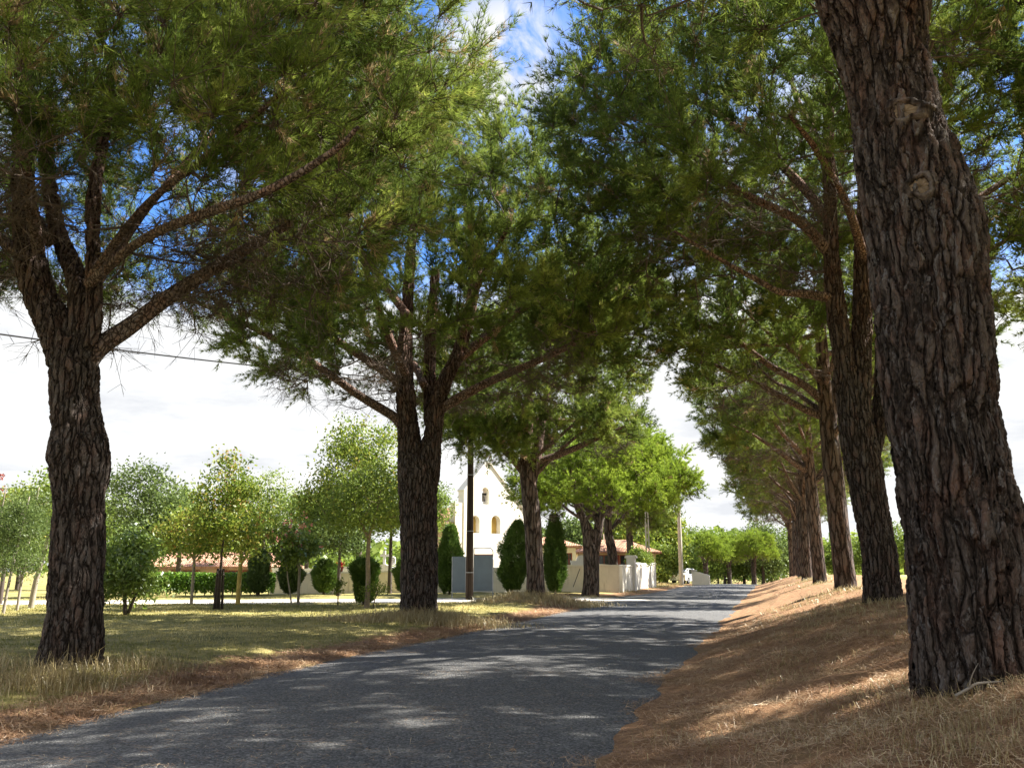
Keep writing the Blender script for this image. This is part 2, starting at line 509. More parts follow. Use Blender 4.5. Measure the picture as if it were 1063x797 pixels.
M_ASPH = asphalt(); M_GROUND = ground_mat(); M_GRAVEL = gravel(); M_TILE = tile_mat()
M_WHITE = render_mat('white_render', (.80, .76, .66), (.6, .52, .4), .4)
M_CREAM = render_mat('cream_render', (.82, .75, .62), (.4, .33, .22), .6)
M_YELLOW = render_mat('yellow_render', (.62, .50, .30), (.45, .36, .22), .3)
M_PINK = render_mat('pink_render', (.62, .44, .34), (.5, .34, .24), .4)
M_STONE = render_mat('white_stone', (.74, .72, .68), (.45, .42, .36), .5)
M_OCHRE = render_mat('ochre_plaster', (.50, .34, .10), (.4, .27, .1), .3)
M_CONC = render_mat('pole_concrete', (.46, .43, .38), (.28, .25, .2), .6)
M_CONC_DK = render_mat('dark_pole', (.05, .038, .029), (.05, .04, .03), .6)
M_PANEL = simple_mat('panel_grey', (.10, .135, .16), .45, .12, 2, .05, 10, .4)
M_STEEL = simple_mat('galvanised', (.30, .32, .34), .5, .1, 6, .05, 30, .5, .6)
M_BLACK = simple_mat('cable_black', (.02, .02, .022), .6, .1, 2, 0, 10)
M_SHUT = simple_mat('shutter_red', (.22, .055, .035), .6, .15, 5, .1, 20)
M_GLASS = simple_mat('window_dark', (.03, .035, .04), .12, .1, 2, 0, 5, .6)
M_CARW = simple_mat('car_white', (.8, .8, .8), .25, .02, 1, 0, 5, .5)
M_TYRE = simple_mat('tyre', (.025, .025, .025), .8, .1, 4, .1, 20)
M_BRONZE = simple_mat('bronze', (.10, .09, .08), .5, .2, 6, .05, 20, .5, .5)
M_PINKFL = simple_mat('pink_petals', (.6, .25, .2), .7, .2, 6, 0, 20)
M_REDFL = simple_mat('red_petals', (.5, .03, .02), .7, .2, 6, 0, 20)

# ------------------------------------------------------------------ world, sun
SUN_AZ = R(32.0)          # from +X towards +Y
SUN_EL = R(44.0)
sdir = Vector((math.cos(SUN_AZ)*math.cos(SUN_EL), math.sin(SUN_AZ)*math.cos(SUN_EL), math.sin(SUN_EL)))
sd = bpy.data.lights.new('sun', 'SUN'); sd.energy = 5.0; sd.angle = R(.53); sd.color = (1, .95, .86)
so = bpy.data.objects.new('sun', sd); col.objects.link(so)
so.rotation_euler = sdir.to_track_quat('Z', 'Y').to_euler(); so.location = (20, 20, 40)

wd = bpy.data.worlds.new('World'); scene.world = wd; wd.use_nodes = True
nt = wd.node_tree; nt.nodes.clear()


class WN(NT):
    def __init__(s, t): s.t = t


w = WN(nt)
sky = w.n('ShaderNodeTexSky', sky_type='NISHITA'); sky.sun_disc = False
sky.sun_elevation = SUN_EL; sky.sun_rotation = math.atan2(sdir.x, sdir.y)
sky.air_density = 1.0; sky.dust_density = .1; sky.ozone_density = 3.0; sky.altitude = 300
g = w.n('ShaderNodeTexCoord').outputs['Generated']
sx = w.n('ShaderNodeSeparateXYZ'); w.l(g, sx.inputs[0])
zz = w.math('MAXIMUM', sx.outputs[2], .0)
den = w.math('ADD', zz, .12)
cx = w.math('DIVIDE', sx.outputs[0], den); cy = w.math('DIVIDE', sx.outputs[1], den)
cv = w.n('ShaderNodeCombineXYZ'); w.l(cx, cv.inputs[0]); w.l(cy, cv.inputs[1])
cn = w.noise(cv.outputs[0], .85, 7, .58, .3)
cover = w.ramp(zz, [(.0, 1.0), (.2, .8), (.27, .40), (.34, .16), (.6, .1), (1, .05)])
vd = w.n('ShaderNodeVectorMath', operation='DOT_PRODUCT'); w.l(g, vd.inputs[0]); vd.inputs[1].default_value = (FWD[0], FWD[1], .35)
rear_fill = w.ramp(w.math('MULTIPLY_ADD', vd.outputs['Value'], .5, .5), [(.30, 1.0), (.62, 0.0)])   # unseen cloud cover added behind the camera for neutral fill light
cdir = at(521, 62, 1.0)-np.array([0, 0, CAM_H]); cdir = cdir/np.linalg.norm(cdir)
cd_ = w.n('ShaderNodeVectorMath', operation='DOT_PRODUCT'); w.l(g, cd_.inputs[0]); cd_.inputs[1].default_value = tuple(cdir)
wisp = w.noise(g, 9.0, 7, .6, .4)
puff = w.math('MULTIPLY', w.ramp(cd_.outputs['Value'], [(.9975, 0.0), (.9994, 1.0)]), w.ramp(wisp.outputs[0], [(.42, 0.0), (.54, .8)]))
cf = w.math('ADD', w.math('ADD', cn.outputs[0], w.math('MULTIPLY', cover, .62)), w.math('MULTIPLY', rear_fill, .6))
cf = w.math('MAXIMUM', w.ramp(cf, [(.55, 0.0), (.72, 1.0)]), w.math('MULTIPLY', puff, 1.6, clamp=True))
cn2 = w.noise(cv.outputs[0], 1.6, 6, .6)
ccol = w.ramp(cn2.outputs[0], [(.35, (2.25, 2.31, 2.42)), (.60, (3.15, 3.15, 3.1))])
deep = w.mix(1.0, sky.outputs[0], (.38, .58, .86), 'MULTIPLY')
skyc = w.mix(cf, deep, ccol)
bg = w.n('ShaderNodeBackground'); bg.inputs[1].default_value = .09
w.l(skyc, bg.inputs[0])
wo = w.n('ShaderNodeOutputWorld'); w.l(bg.outputs[0], wo.inputs[0])

scene.view_settings.view_transform = 'Standard'
scene.view_settings.look = 'None'
scene.view_settings.exposure = 2.1
scene.view_settings.gamma = 1.0
scene.view_settings.use_curve_mapping = False
scene.cycles.max_bounces = 7
scene.cycles.diffuse_bounces = 3
scene.cycles.transmission_bounces = 4
scene.cycles.glossy_bounces = 2
scene.cycles.use_denoising = True

# ------------------------------------------------------------------ ground, roads


def axis(lo, hi, f0, f1, fine, growth=1.13):
    mid = list(np.arange(f0, f1+1e-6, fine))
    up = []; s = fine; x = mid[-1]
    while x < hi: s *= growth; x += s; up.append(x)
    dn = []; s = fine; x = mid[0]
    while x > lo: s *= growth; x -= s; dn.append(x)
    return np.array(dn[::-1]+mid+up)


gx = axis(-1500, 1500, -11, 5, .13); gy = axis(-300, 2200, 2.0, 26, .14, 1.09)
X, Y = np.meshgrid(gx, gy)
Z = terrain(X, Y)
ny, nx = X.shape
i, j = np.meshgrid(np.arange(nx-1), np.arange(ny-1))
a = j*nx+i
mb = MB().add(np.stack([X, Y, Z], -1).reshape(-1, 3), np.stack([a, a+1, a+nx+1, a+nx], -1).reshape(-1, 4))
ground = mb.build('ground', M_GROUND, smooth=True)
tag(ground, 'dry meadow and pine needle covered roadside ground', None, None, 'structure')


def litter_f(x, y):
    le = road_left(y)
    r = sst(-.6, .1, x-ROAD_R)*(1-sst(4.5, 8.5, x))
    l = sst(1.5, .15, le-x)*sst(-.5, .1, le-x)
    u = 0
    for bx, by in ((-9, 34.9), (-9, 46), (-9, 54), (-9, 62)):
        u = np.maximum(u, np.exp(-((x-bx)**2+(y-by)**2)/9.0)*.8)
    return np.clip(r+l*.9+u*(x < -6), 0, 1)


for nm, arr in (('litter', litter_f(X, Y)), ('field', sst(7, 10, X)*sst(14, 22, Y))):
    at_ = ground.data.attributes.new(nm, 'FLOAT', 'POINT')
    at_.data.foreach_set('value', arr.astype(np.float32).ravel())

ry = np.concatenate([np.arange(-30, 30, .5), np.arange(30, 170, 1.0)])
mb = MB(); nu = 15
u = np.linspace(0, 1, nu)
le = road_left(ry)+.05; rr_ = np.full_like(ry, ROAD_R-.02)
RX = le[:, None]*(1-u)+rr_[:, None]*u
RY = np.repeat(ry[:, None], nu, 1)
RZ = road_z(RY)+.015+.05*(1-(2*u-1)**2)[None]-.03
i, j = np.meshgrid(np.arange(nu-1), np.arange(len(ry)-1)); a = j*nu+i
mb.add(np.stack([RX, RY, RZ], -1).reshape(-1, 3), np.stack([a, a+1, a+nu+1, a+nu], -1).reshape(-1, 4))
tag(mb.build('road', M_ASPH, smooth=True), 'dark grey asphalt road dappled with shade', None, None, 'structure')

# pale side road running off to the left
pl = catmull(np.hstack([SIDE, np.zeros((len(SIDE), 1))]), 60)[:, :2]
pl = pl[pl[:, 0] < road_left(pl[:, 1])+1.2]
T = np.gradient(pl, axis=0); T /= np.linalg.norm(T, axis=1)[:, None]
Nn = np.stack([-T[:, 1], T[:, 0]], 1)
hw = 2.9+.25*np.sin(np.arange(len(pl))*1.7)
us = np.linspace(-1, 1, 7)
V = pl[:, None]+Nn[:, None]*hw[:, None, None]*us[None, :, None]
vx, vy = V[..., 0], V[..., 1]
vz = np.where(vx > road_left(vy)-.3, road_z(vy)+.036, .115)
i, j = np.meshgrid(np.arange(6), np.arange(len(pl)-1)); a = j*7+i
mb = MB().add(np.stack([vx, vy, vz], -1).reshape(-1, 3), np.stack([a, a+1, a+8, a+7], -1).reshape(-1, 4))
tag(mb.build('gravel_road', M_GRAVEL, smooth=True), 'pale gravel side road crossing behind the meadow', None, None, 'structure')

# ------------------------------------------------------------------ tree growth


def lobes(n=7):
    return unit(rs.normal(size=(n, 3))), rs.uniform(.5, 1.0, n)


def env_points(M, c, Rad, Hu, Hd, inner=.42, lob=None, p=.6):
    """points spread through an uneven dome shaped crown"""
    d = unit(rs.normal(size=(M*3, 3)))
    d = d[d[:, 2] > -.75][:M]
    L, A = lob if lob is not None else lobes()
    k = 1+.25*np.max(np.clip((d@L.T-.6)/.4, 0, 1)*A, 1)-.14
    r = inner+(1-inner)*rs.random(len(d))**p
    S = np.stack([np.full(len(d), Rad), np.full(len(d), Rad), np.where(d[:, 2] > 0, Hu, Hd)], 1)
    return np.asarray(c)+d*S*(r*k)[:, None]


def grow(targets, nodes, centre, up_pen=.8):
    """connect each target to the nearest existing branch; returns list of polylines"""
    order = np.argsort(np.linalg.norm((targets-centre)*[1, 1, .8], axis=1))
    N = np.array(nodes, float); out = []
    for ti in order:
        t = targets[ti]
        d = np.linalg.norm(N-t, axis=1)
        rad_n = np.linalg.norm(N[:, :2]-centre[:2], axis=1); rad_t = np.linalg.norm(t[:2]-centre[:2])
        cost = d+up_pen*np.clip(N[:, 2]-t[2]+.2, 0, 9)+1.2*np.clip(rad_n-rad_t, 0, 9)
        n = N[np.argmin(cost)]
        L = np.linalg.norm(t-n)
        if L < .05: L = .05
        m = n+(t-n)*.5+np.array([0, 0, -.09*L])+rs.normal(size=3)*.06*L
        q = n+(t-n)*.78+np.array([0, 0, -.05*L])+rs.normal(size=3)*.05*L
        pts = np.array([n, m, q, t])
        out.append((pts, L))
        N = np.vstack([N, m, q, t])
    return out


def branch_mesh(mb, br, k=.011, nseg=5):
    for pts, L in br:
        r0 = min(.007+k*L, .05)
        tube(mb, pts, [r0, r0*.72, r0*.5, r0*.32], nseg, 6, cap=False)


def needle_crown(br, centre, ktw, ntuft, nn, length, width, mbN, mbB, dry=.08, tl=(.4, 1.0), tipup=.3, drytop=0.0):
    tips = np.array([b[0][-1] for b in br]); dirs = np.array([b[0][-1]-b[0][-2] for b in br])
    o = unit(unit(tips-centre)*.8+unit(dirs)*.6+np.array([0, 0, tipup]))
    n = len(tips)*ktw
    T0 = np.repeat(tips, ktw, 0); O = np.repeat(o, ktw, 0)
    tint0 = np.repeat(rs.random(len(tips)), ktw)
    TD = unit(O*.75+rs.normal(size=(n, 3))*.62+np.array([0, 0, .12]))
    TL = rs.uniform(tl[0], tl[1], n)
    S = T0-TD*.05
    E = S+TD*TL[:, None]
    many_tubes(mbB, S, E, .007, .004)
    f = np.linspace(.22, 1.0, ntuft)
    P = S[:, None]+TD[:, None]*(TL[:, None]*f[None])[..., None]
    P = P.reshape(-1, 3)+rs.normal(size=(n*ntuft, 3))*.03
    Dd = np.repeat(TD, ntuft, 0); tt = np.repeat(tint0*.5+rs.random(n)*.22, ntuft)+np.tile(f, n)*.10
    isdry = np.repeat(rs.random(n) < dry*.6, ntuft) & (np.tile(f, n) < .75)
    tt = np.where(isdry, .88+rs.random(n*ntuft)*.12, tt)
    P = np.repeat(P, nn, 0); Dd = np.repeat(Dd, nn, 0); tt = np.repeat(tt, nn)
    m = len(P)
    ND = unit(Dd*.95+unit(rs.normal(size=(m, 3)))*.72+np.array([0, 0, .08]))
    blades(mbN, P, ND, length*rs.uniform(.7, 1.15, m), width*rs.uniform(.8, 1.2, m), np.clip(tt+rs.normal(size=m)*.03, 0, 1))


PG = 'umbrella pines lining the road'


def pine(label, base, stems, limbs, crown, M=260, ktw=11, ntuft=6, nn=11, length=.15, width=.015, bare=30,
         mats=None, needle=None, dry=.08, nseg=28, ring=.05, knots=(), crowns=None, lump=.05, blen=3.0):
    """stems / limbs: lists of world (x,y,z,r) polylines; crown: (centre, radius, up, down)"""
    base = np.asarray(base, float)
    mats = mats or M_BARK; needle = needle or M_NEEDLE
    t = thing('pine_tree', label, 'pine tree', base, 0, PG)
    mb = MB(); nodes = []
    for si, s in enumerate(stems):
        s = np.asarray(s, float); P = s[:, :3]-base
        L = np.linalg.norm(np.diff(P, axis=0), axis=1).sum()
        C = tube(mb, P, s[:, 3], nseg, max(int(L/ring), 6), True, lump, seed=si*3+int(abs(base[0]*7+base[1]*13)) % 97)
        nodes += [c for c in C[::max(1, int(.5/ring))] if c[2] > C[0][2]+(.55*(C[-1][2]-C[0][2]) if si == 0 else .3*(C[-1][2]-C[0][2]))]
    mb.build('trunk', mats, t, True)
    for li, s in enumerate(limbs):
        s = np.asarray(s, float); P = s[:, :3]-base
        L = np.linalg.norm(np.diff(P, axis=0), axis=1).sum()
        m1 = MB()
        C = tube(m1, P, s[:, 3], 10, max(int(L/.12), 6), True, .08, seed=li+40)
        m1.build('limb', M_LIMB, t, True)
        nodes += [c for i_, c in enumerate(C[::3]) if i_*3 > len(C)*.3]
    mbB, mbN = MB(), MB()
    for ci_, (c, Rad, Hu, Hd, Mi) in enumerate(crowns or [(*crown, M)]):
        c = np.asarray(c, float)-base
        tg = env_points(Mi, c, Rad, Hu, Hd)
        cen = c+np.array([0, 0, -Hd*.5])
        br = grow(tg, nodes, cen)
        branch_mesh(mbB, br)
        needle_crown(br, cen, ktw, ntuft, nn, length, width, mbN, mbB, dry)
        if bare and ci_ == 0:   # dead leafless twigs under the crown
            d = unit(rs.normal(size=(bare, 3))*[1, 1, .25])
            tb = c+np.array([0, 0, -Hd*.75])+d*[Rad*.8, Rad*.8, 1.0]*rs.uniform(.35, 1, (bare, 1))
            bb = grow(tb, nodes, cen, .2)
            for pts, L in bb:
                tube(mbB, pts, [.02, .015, .01, .006], 4, 6, cap=False)
            e = np.concatenate([np.repeat(p[1:], 4, 0) for p, L in bb])
            dd = unit(rs.normal(size=e.shape)*[1, 1, .7]+np.repeat(np.concatenate([np.repeat((p[-1]-p[0])[None], 3, 0) for p, L in bb]), 4, 0)*.4)
            ee = e+dd*rs.uniform(.3, .9, (len(e), 1))
            many_tubes(mbB, e, ee, .006, .003)
            e2 = np.repeat(ee, 3, 0)-np.repeat(dd, 3, 0)*.2; d2 = unit(rs.normal(size=e2.shape)+np.repeat(dd, 3, 0))
            many_tubes(mbB, e2, e2+d2*rs.uniform(.15, .4, (len(e2), 1)), .004, .002)
    mbB.build('branches', M_TWIG, t, True)
    mbN.build('crown', needle, t, False, True)
    return t


def S(D, pts, dD=0.0):
    """pixel polyline (px, py, width_px[, depth shift]) to world polyline with radii"""
    out = []
    for p in pts:
        d = D+(p[3] if len(p) > 3 else 0)
        w_ = at(p[0], p[1], d)
        out.append([*w_, wid(p[2], p[1], d)/2])
    return out


def auto_limbs(start_pts, n, Rad, zc, rise, r0, cen):
    """random limbs leaving the stem and reaching out towards the crown"""
    L = []
    for q in range(n):
        a = q*2.4+rs.uniform(-.4, .4)
        s = start_pts[q % len(start_pts)]
        e = np.array([cen[0]+math.cos(a)*Rad*rs.uniform(.6, .85), cen[1]+math.sin(a)*Rad*rs.uniform(.6, .85), zc+rs.uniform(-.3, .7)*rise])
        s = np.asarray(s, float)
        m1 = s+(e-s)*.35+np.array([0, 0, -.05*rise+rs.uniform(-.1, .25)]); m2 = s+(e-s)*.7+rs.normal(size=3)*.18
        L.append([[*s, r0], [*m1, r0*.75], [*m2, r0*.5], [*e, r0*.2]])
    return L


# ---- the near left pine
D = 12.3
b = at(72, 697, D)
b = np.array([b[0], b[1], tz(b[0], b[1])])
st1 = S(D, [(70, 720, 84), (71, 693, 74), (76, 660, 64), (79, 600, 58), (81, 540, 56), (82, 510, 57), (83, 490, 65), (82, 470, 66), (80, 445, 56), (77, 410, 52), (76, 380, 52), (62, 345, 44), (44, 312, 36), (33, 280, 33), (28, 240, 29), (24, 190, 24), (24, 120, 18), (26, 40, 10)])
st2 = S(D, [(76, 410, 34), (80, 375, 40), (86, 350, 38), (86, 325, 31), (84, 300, 27), (74, 275, 22, .3), (60, 240, 18, .5), (50, 180, 14, .6), (45, 100, 8, .8)])
st3 = S(D, [(88, 370, 18, -.1), (97, 335, 15, -.2), (98, 300, 14, -.2), (96, 260, 13, -.2), (98, 200, 12, -.2), (110, 130, 9, 0), (118, 50, 6, 0)])
lm = [S(D, [(88, 380, 22), (104, 360, 20), (135, 338, 18, .1), (175, 308, 16, .2), (215, 283, 14, .3), (262, 255, 11, .4), (320, 222, 7, .5)]),
      S(D, [(92, 296, 11, -.3), (130, 262, 10, -.9), (165, 240, 10, -1.5), (220, 219, 10.5, -2.3), (280, 197, 9.5, -3.0), (345, 158, 7, -3.6), (372, 132, 4, -3.9)]),
      S(D, [(80, 330, 11, .2), (110, 280, 9, .8), (150, 220, 8, 1.4), (210, 150, 6, 2.2), (280, 80, 5, 3)]),
      S(D, [(30, 270, 14, 0), (-20, 235, 12, .3), (-90, 200, 9, .5), (-160, 160, 5, .5)]),
      S(D, [(40, 260, 13, -.2), (30, 200, 11, -1.2), (20, 120, 9, -2.4), (20, 20, 6, -3.2)]),
      S(D, [(92, 290, 9, -.2), (150, 215, 8, -1.2), (230, 150, 7, -2.2), (300, 90, 5, -2.8)]),
      S(D, [(50, 250, 13, .2), (20, 200, 11, 1.8), (-10, 160, 9, 3.2), (-20, 120, 5, 4)])]
zt = lambda py, d: at(0, py, d)[2]
for st_ in (st1, st2):
    for q_ in st_: q_[3] *= .89
cc = at(120, 150, D+.3)
pine('nearest left pine, thick forked trunk with burl in dry grass', b, [st1, st2, st3], lm,
     None, crowns=[((cc[0], cc[1], zt(165, D)), 5.3, 4.4, 2.1, 700), (at(322, 75, D+.3), 2.5, 2.2, 1.5, 190), (at(-40, 130, D), 2.6, 2.6, 1.6, 120)], ktw=10, ntuft=11, nn=8, length=.17, width=.0095, bare=120,
     mats=M_BARK_MID, dry=.22, nseg=72, ring=.03)

# ---- second left pine
D = 24.0
b = at(436, 641, D); b = np.array([b[0], b[1], tz(b[0], b[1])])
st1 = S(D, [(436, 655, 48), (435, 638, 42), (435, 610, 40), (435, 560, 41), (434, 520, 42), (432, 490, 42), (427, 468, 30), (423, 440, 23), (421, 410, 21), (420, 370, 17, .3), (424, 300, 12, .5), (430, 220, 8, .5)])
st2 = S(D, [(440, 510, 30), (444, 480, 28), (450, 450, 20), (454, 420, 18), (462, 395, 16), (478, 360, 14), (492, 300, 12), (500, 230, 8)])
st3 = S(D, [(448, 440, 14, .3), (446, 400, 13, .5), (447, 350, 11, .6), (452, 280, 8, .6)])
lm = [S(D, [(420, 445, 12), (408, 432, 10.5), (375, 412, 9, -.2), (330, 380, 8, -.4), (278, 348, 6.5, -.6), (230, 325, 5, -.8), (192, 308, 3, -1)]),
      S(D, [(421, 405, 11), (405, 390, 9, .1), (360, 360, 8, .3), (312, 330, 6, .4), (265, 300, 4, .4)]),
      S(D, [(456, 425, 11), (500, 400, 9, -.2), (534, 385, 8, -.4), (581, 364, 6.5, -.6), (630, 335, 4, -.8)]),
      S(D, [(470, 378, 10), (530, 330, 8, .5), (590, 290, 6, 1), (640, 250, 4, 1.4)]),
      S(D, [(421, 390, 10), (400, 340, 8, -1.2), (380, 280, 6, -2.4), (365, 230, 4, -3.2)]),
      S(D, [(425, 330, 9), (380, 270, 8, 1), (340, 220, 6, 2), (310, 190, 3, 2.6)]),
      S(D, [(480, 350, 9), (490, 310, 8, -1.5), (510, 270, 6, -3), (530, 230, 4, -4)]),
      S(D, [(455, 400, 9), (480, 370, 8, 1.6), (510, 340, 6, 3.2), (530, 310, 4, 4.4)]),
      S(D, [(440, 400, 9), (430, 380, 8, 1.6), (400, 350, 6, 3.2), (390, 310, 4, 4.4)])]
for st_ in (st1, st2):
    for q_ in st_: q_[3] *= .93
cc = at(468, 300, D)
pine('second left pine with twin stems and broad crown beside the road bend', b, [st1, st2, st3], lm, None,
     crowns=[((cc[0], cc[1], zt(312, D)), 6.4, 6.7, 3.2, 880), (at(615, 325, D), 2.2, 1.6, 1.2, 90)], ktw=9, ntuft=10, nn=9, length=.19, width=.0145, bare=90,
     mats=M_BARK_MID, dry=.06, nseg=48, ring=.05)

# ---- nearest right pine, big trunk
D = 6.72
b = at(1014, 716, D); b = np.array([b[0], b[1], tz(b[0], b[1])])
ROWS = [(790, 938, 1118), (725, 946, 1090), (690, 948, 1076), (614, 946, 1070), (560, 941, 1064), (522, 936, 1056), (470, 928, 1044), (430, 920, 1036), (375, 912, 1030), (316, 907, 1025), (270, 905, 1022), (237, 901, 1019), (195, 893, 1003), (158, 886, 988), (125, 884, 977), (105, 882, 973), (70, 874, 964), (35, 863, 962), (0, 850, 961), (-60, 835, 930), (-140, 815, 898), (-240, 800, 865)]
st1 = S(D, [((l+r)/2, y, (r-l)*.925) for y, l, r in ROWS])
tp = np.array(st1[-1][:3])
st1.append([tp[0]-.2, tp[1]+.3, tp[2]+1.6, .2]); st1.append([tp[0]-.1, tp[1]+.4, tp[2]+4, .08])
cen = np.array([tp[0]+1.2, tp[1]+.6])
hts = [tp+np.array([0, 0, h]) for h in (-.9, -.3, .3, .9, 1.6)]
lm = auto_limbs(hts, 9, 5.0, 9.6, 1.6, .11, cen)
near_r = pine('nearest right pine, huge rough barked trunk leaning over needle bank', b, [st1], lm, None,
              crowns=[((cen[0], cen[1], 9.4), 5.5, 4.2, 1.7, 560)], ktw=9, ntuft=9, nn=8, length=.17, width=.0125, bare=30,
              mats=M_BARK_NEAR, dry=.08, nseg=260, ring=.011, lump=.035)
# pruned branch scars on this trunk: raised collar and a pale cut face each
for px, py, w_, hh in ((938, 115, 32, .66), (955, 193, 24, .9)):
    c0 = at(px, py, D-.1)
    fdir = -c0/np.linalg.norm(c0); fdir[2] = -.02; fdir /= np.linalg.norm(fdir)
    rt = np.cross([0, 0, 1.0], fdir); rt /= np.linalg.norm(rt)
    upv = np.cross(fdir, rt)
    r_ = wid(w_, py, D)/2
    surf = at(px, py, D-(.345 if py < 150 else .385))
    m1, m2 = MB(), MB()
    nR, nA = 7, 48
    for mbx, prof in ((m1, [(1.7, -.10), (1.35, -.005), (1.12, .03), (.92, .036), (.80, .022), (.74, .004), (.70, -.02)]), (m2, [(.76, -.01), (.5, .002), (.2, -.004), (.02, -.002)])):
        V = []
        for k_, (rr, hz) in enumerate(prof):
            for q in range(nA):
                a_ = q/nA*2*math.pi
                wob = 1+.10*math.sin(a_*3+py)+.05*math.sin(a_*7)+.04*math.sin(a_*13+k_)
                V.append(surf+rt*math.cos(a_)*rr*r_*wob+upv*math.sin(a_)*rr*r_*hh*wob+fdir*(hz+.006*math.sin(a_*9+k_)))
        nr = len(prof)
        Q = [[k_*nA+q, k_*nA+(q+1) % nA, (k_+1)*nA+(q+1) % nA, (k_+1)*nA+q] for k_ in range(nr-1) for q in range(nA)]
        mbx.add(np.array(V)-b, Q)
    k1 = m1.build('branch_scar', M_BARK, near_r, True)
    k2 = m2.build('cut_face', simple_mat('cut_wood_%d' % py, (.20, .15, .10), .9, .35, 14, .4, 30), k1, True)

# ---- second right pine
D = 17.5
b = at(913, 626, D); b = np.array([b[0], b[1], tz(b[0], b[1])])
st1 = S(D, [(917, 640, 50), (917, 624, 43), (915, 600, 38), (910, 560, 37), (903, 520, 37), (896, 480, 40), (890, 450, 38), (882, 415, 27), (876, 370, 23), (868, 320, 21), (864, 280, 18), (862, 230, 15), (860, 150, 11), (862, 60, 7)])
st2 = S(D, [(893, 470, 28), (892, 430, 26), (893, 390, 23), (895, 340, 21), (896, 300, 20), (896, 250, 18), (900, 180, 14), (905, 90, 9), (908, 10, 5)])
st3 = S(D, [(902, 480, 20, .2), (912, 440, 18, .3), (916, 400, 17, .4), (918, 350, 15, .5), (925, 280, 12, .6), (940, 180, 9, .8), (955, 90, 6, 1)])
lm = [S(D, [(866, 310, 11), (835, 305, 9, -.2), (810, 303, 7, -.4), (785, 290, 6, -.6), (740, 265, 4, -.8), (700, 240, 3, -1)]),
      S(D, [(864, 265, 12), (830, 230, 10, -.1), (780, 205, 8, -.3), (735, 178, 7, -.5), (690, 150, 5, -.7), (640, 125, 3, -.9)]),
      S(D, [(863, 230, 10), (820, 180, 9, 1), (760, 130, 7, 2), (700, 90, 4, 3)]),
      S(D, [(898, 270, 11), (880, 215, 9, -1.4), (850, 160, 7, -2.8), (820, 120, 4, -4)]),
      S(D, [(925, 280, 9), (980, 230, 8, .2), (1040, 190, 6, .5), (1100, 150, 4, .8)]),
      S(D, [(918, 340, 9), (960, 300, 8, 1.4), (1010, 270, 6, 2.6), (1060, 240, 4, 3.6)]),
      S(D, [(898, 200, 9), (950, 130, 8, -1.2), (1000, 70, 6, -2.2), (1050, 30, 4, -3)]),
      S(D, [(862, 200, 9), (850, 150, 8, 1.8), (830, 110, 6, 3.4), (820, 80, 4, 4.6)]),
      S(D, [(898, 230, 9), (920, 180, 8, 1.8), (950, 130, 6, 3.4), (960, 100, 4, 4.6)])]
for st_ in (st1, st2, st3):
    for q_ in st_: q_[3] *= .92
cc = at(880, 170, D)
pine('second right pine, reddish stems forking above the needle bank', b, [st1, st2, st3], lm, None,
     crowns=[((cc[0], cc[1], zt(165, D)), 6.1, 5.8, 2.4, 830), (at(640, 100, D+.5), 1.6, 2.0, 1.6, 70)], ktw=9, ntuft=11, nn=8, length=.18, width=.013, bare=80,
     mats=M_BARK_MID, dry=.07, nseg=60, ring=.04)

# ---- third right pine (source of further copies)
D = 26.0
b = at(878, 609, D); b = np.array([b[0], b[1], tz(b[0], b[1])])
st1 = S(D, [(879, 622, 30), (878, 608, 23), (874, 570, 21), (868, 520, 20), (863, 470, 19), (859, 430, 17), (855, 390, 14), (852, 340, 11), (852, 290, 8)])
st2 = S(D, [(862, 450, 12), (866, 410, 10, .3), (872, 370, 9, .6), (876, 320, 6, .8)])
cen = at(858, 350, D)
hts = [at(862, 455, D), at(859, 432, D), at(856, 400, D), at(854, 370, D), at(853, 345, D)]
lm = [S(D, [(858, 420, 9), (835, 400, 8), (800, 380, 6.5, -.2), (760, 350, 5, -.4), (715, 330, 3, -.6)]),
      S(D, [(860, 435, 9), (830, 422, 7, .2), (790, 400, 5.5, .4), (745, 380, 4, .6), (712, 372, 2, .8)])]
lm += auto_limbs(hts, 8, 4.6, zt(350, D), 1.5, .09, cen)
rp3 = pine('third right pine, slim leaning trunk behind the forked one', b, [st1, st2], lm, None,
           crowns=[((cen[0]-.4, cen[1]-.2, zt(345, D)), 5.2, 4.8, 2.4, 460)], ktw=9, ntuft=8, nn=8, length=.2, width=.021, bare=50,
           mats=M_BARK, dry=.06, nseg=24, ring=.1)

# ---- third left pine
D = 36.0
b = at(556, 617, D); b = np.array([b[0], b[1], tz(b[0], b[1])])
st1 = S(D, [(558, 630, 26), (556, 614, 20), (555, 580, 18), (553, 540, 18), (549, 505, 17), (547, 480, 15), (547, 450, 12), (549, 410, 9), (552, 370, 6)])
st2 = S(D, [(552, 500, 11), (558, 470, 10), (562, 440, 9, .3), (570, 400, 6, .6)])
cen = at(560, 420, D)
lm = [S(D, [(549, 490, 8), (520, 465, 7), (490, 445, 5), (455, 430, 3)]), S(D, [(556, 480, 8), (585, 470, 7), (620, 455, 5), (655, 440, 3)])]
lm += auto_limbs([at(549, 500, D), at(548, 480, D), at(548, 455, D), at(549, 435, D)], 8, 4.4, zt(430, D), 1.6, .10, cen)
lp3 = pine('third left pine, single trunk growing in front of the white church', b, [st1, st2], lm, None,
           crowns=[((cen[0], cen[1], zt(425, D)), 5.0, 4.7, 2.2, 430), (at(512, 458, D-1.5), 1.7, .9, .9, 50)], ktw=9, ntuft=8, nn=8, length=.21, width=.023, bare=35,
           mats=M_BARK, dry=.06, nseg=24, ring=.1)

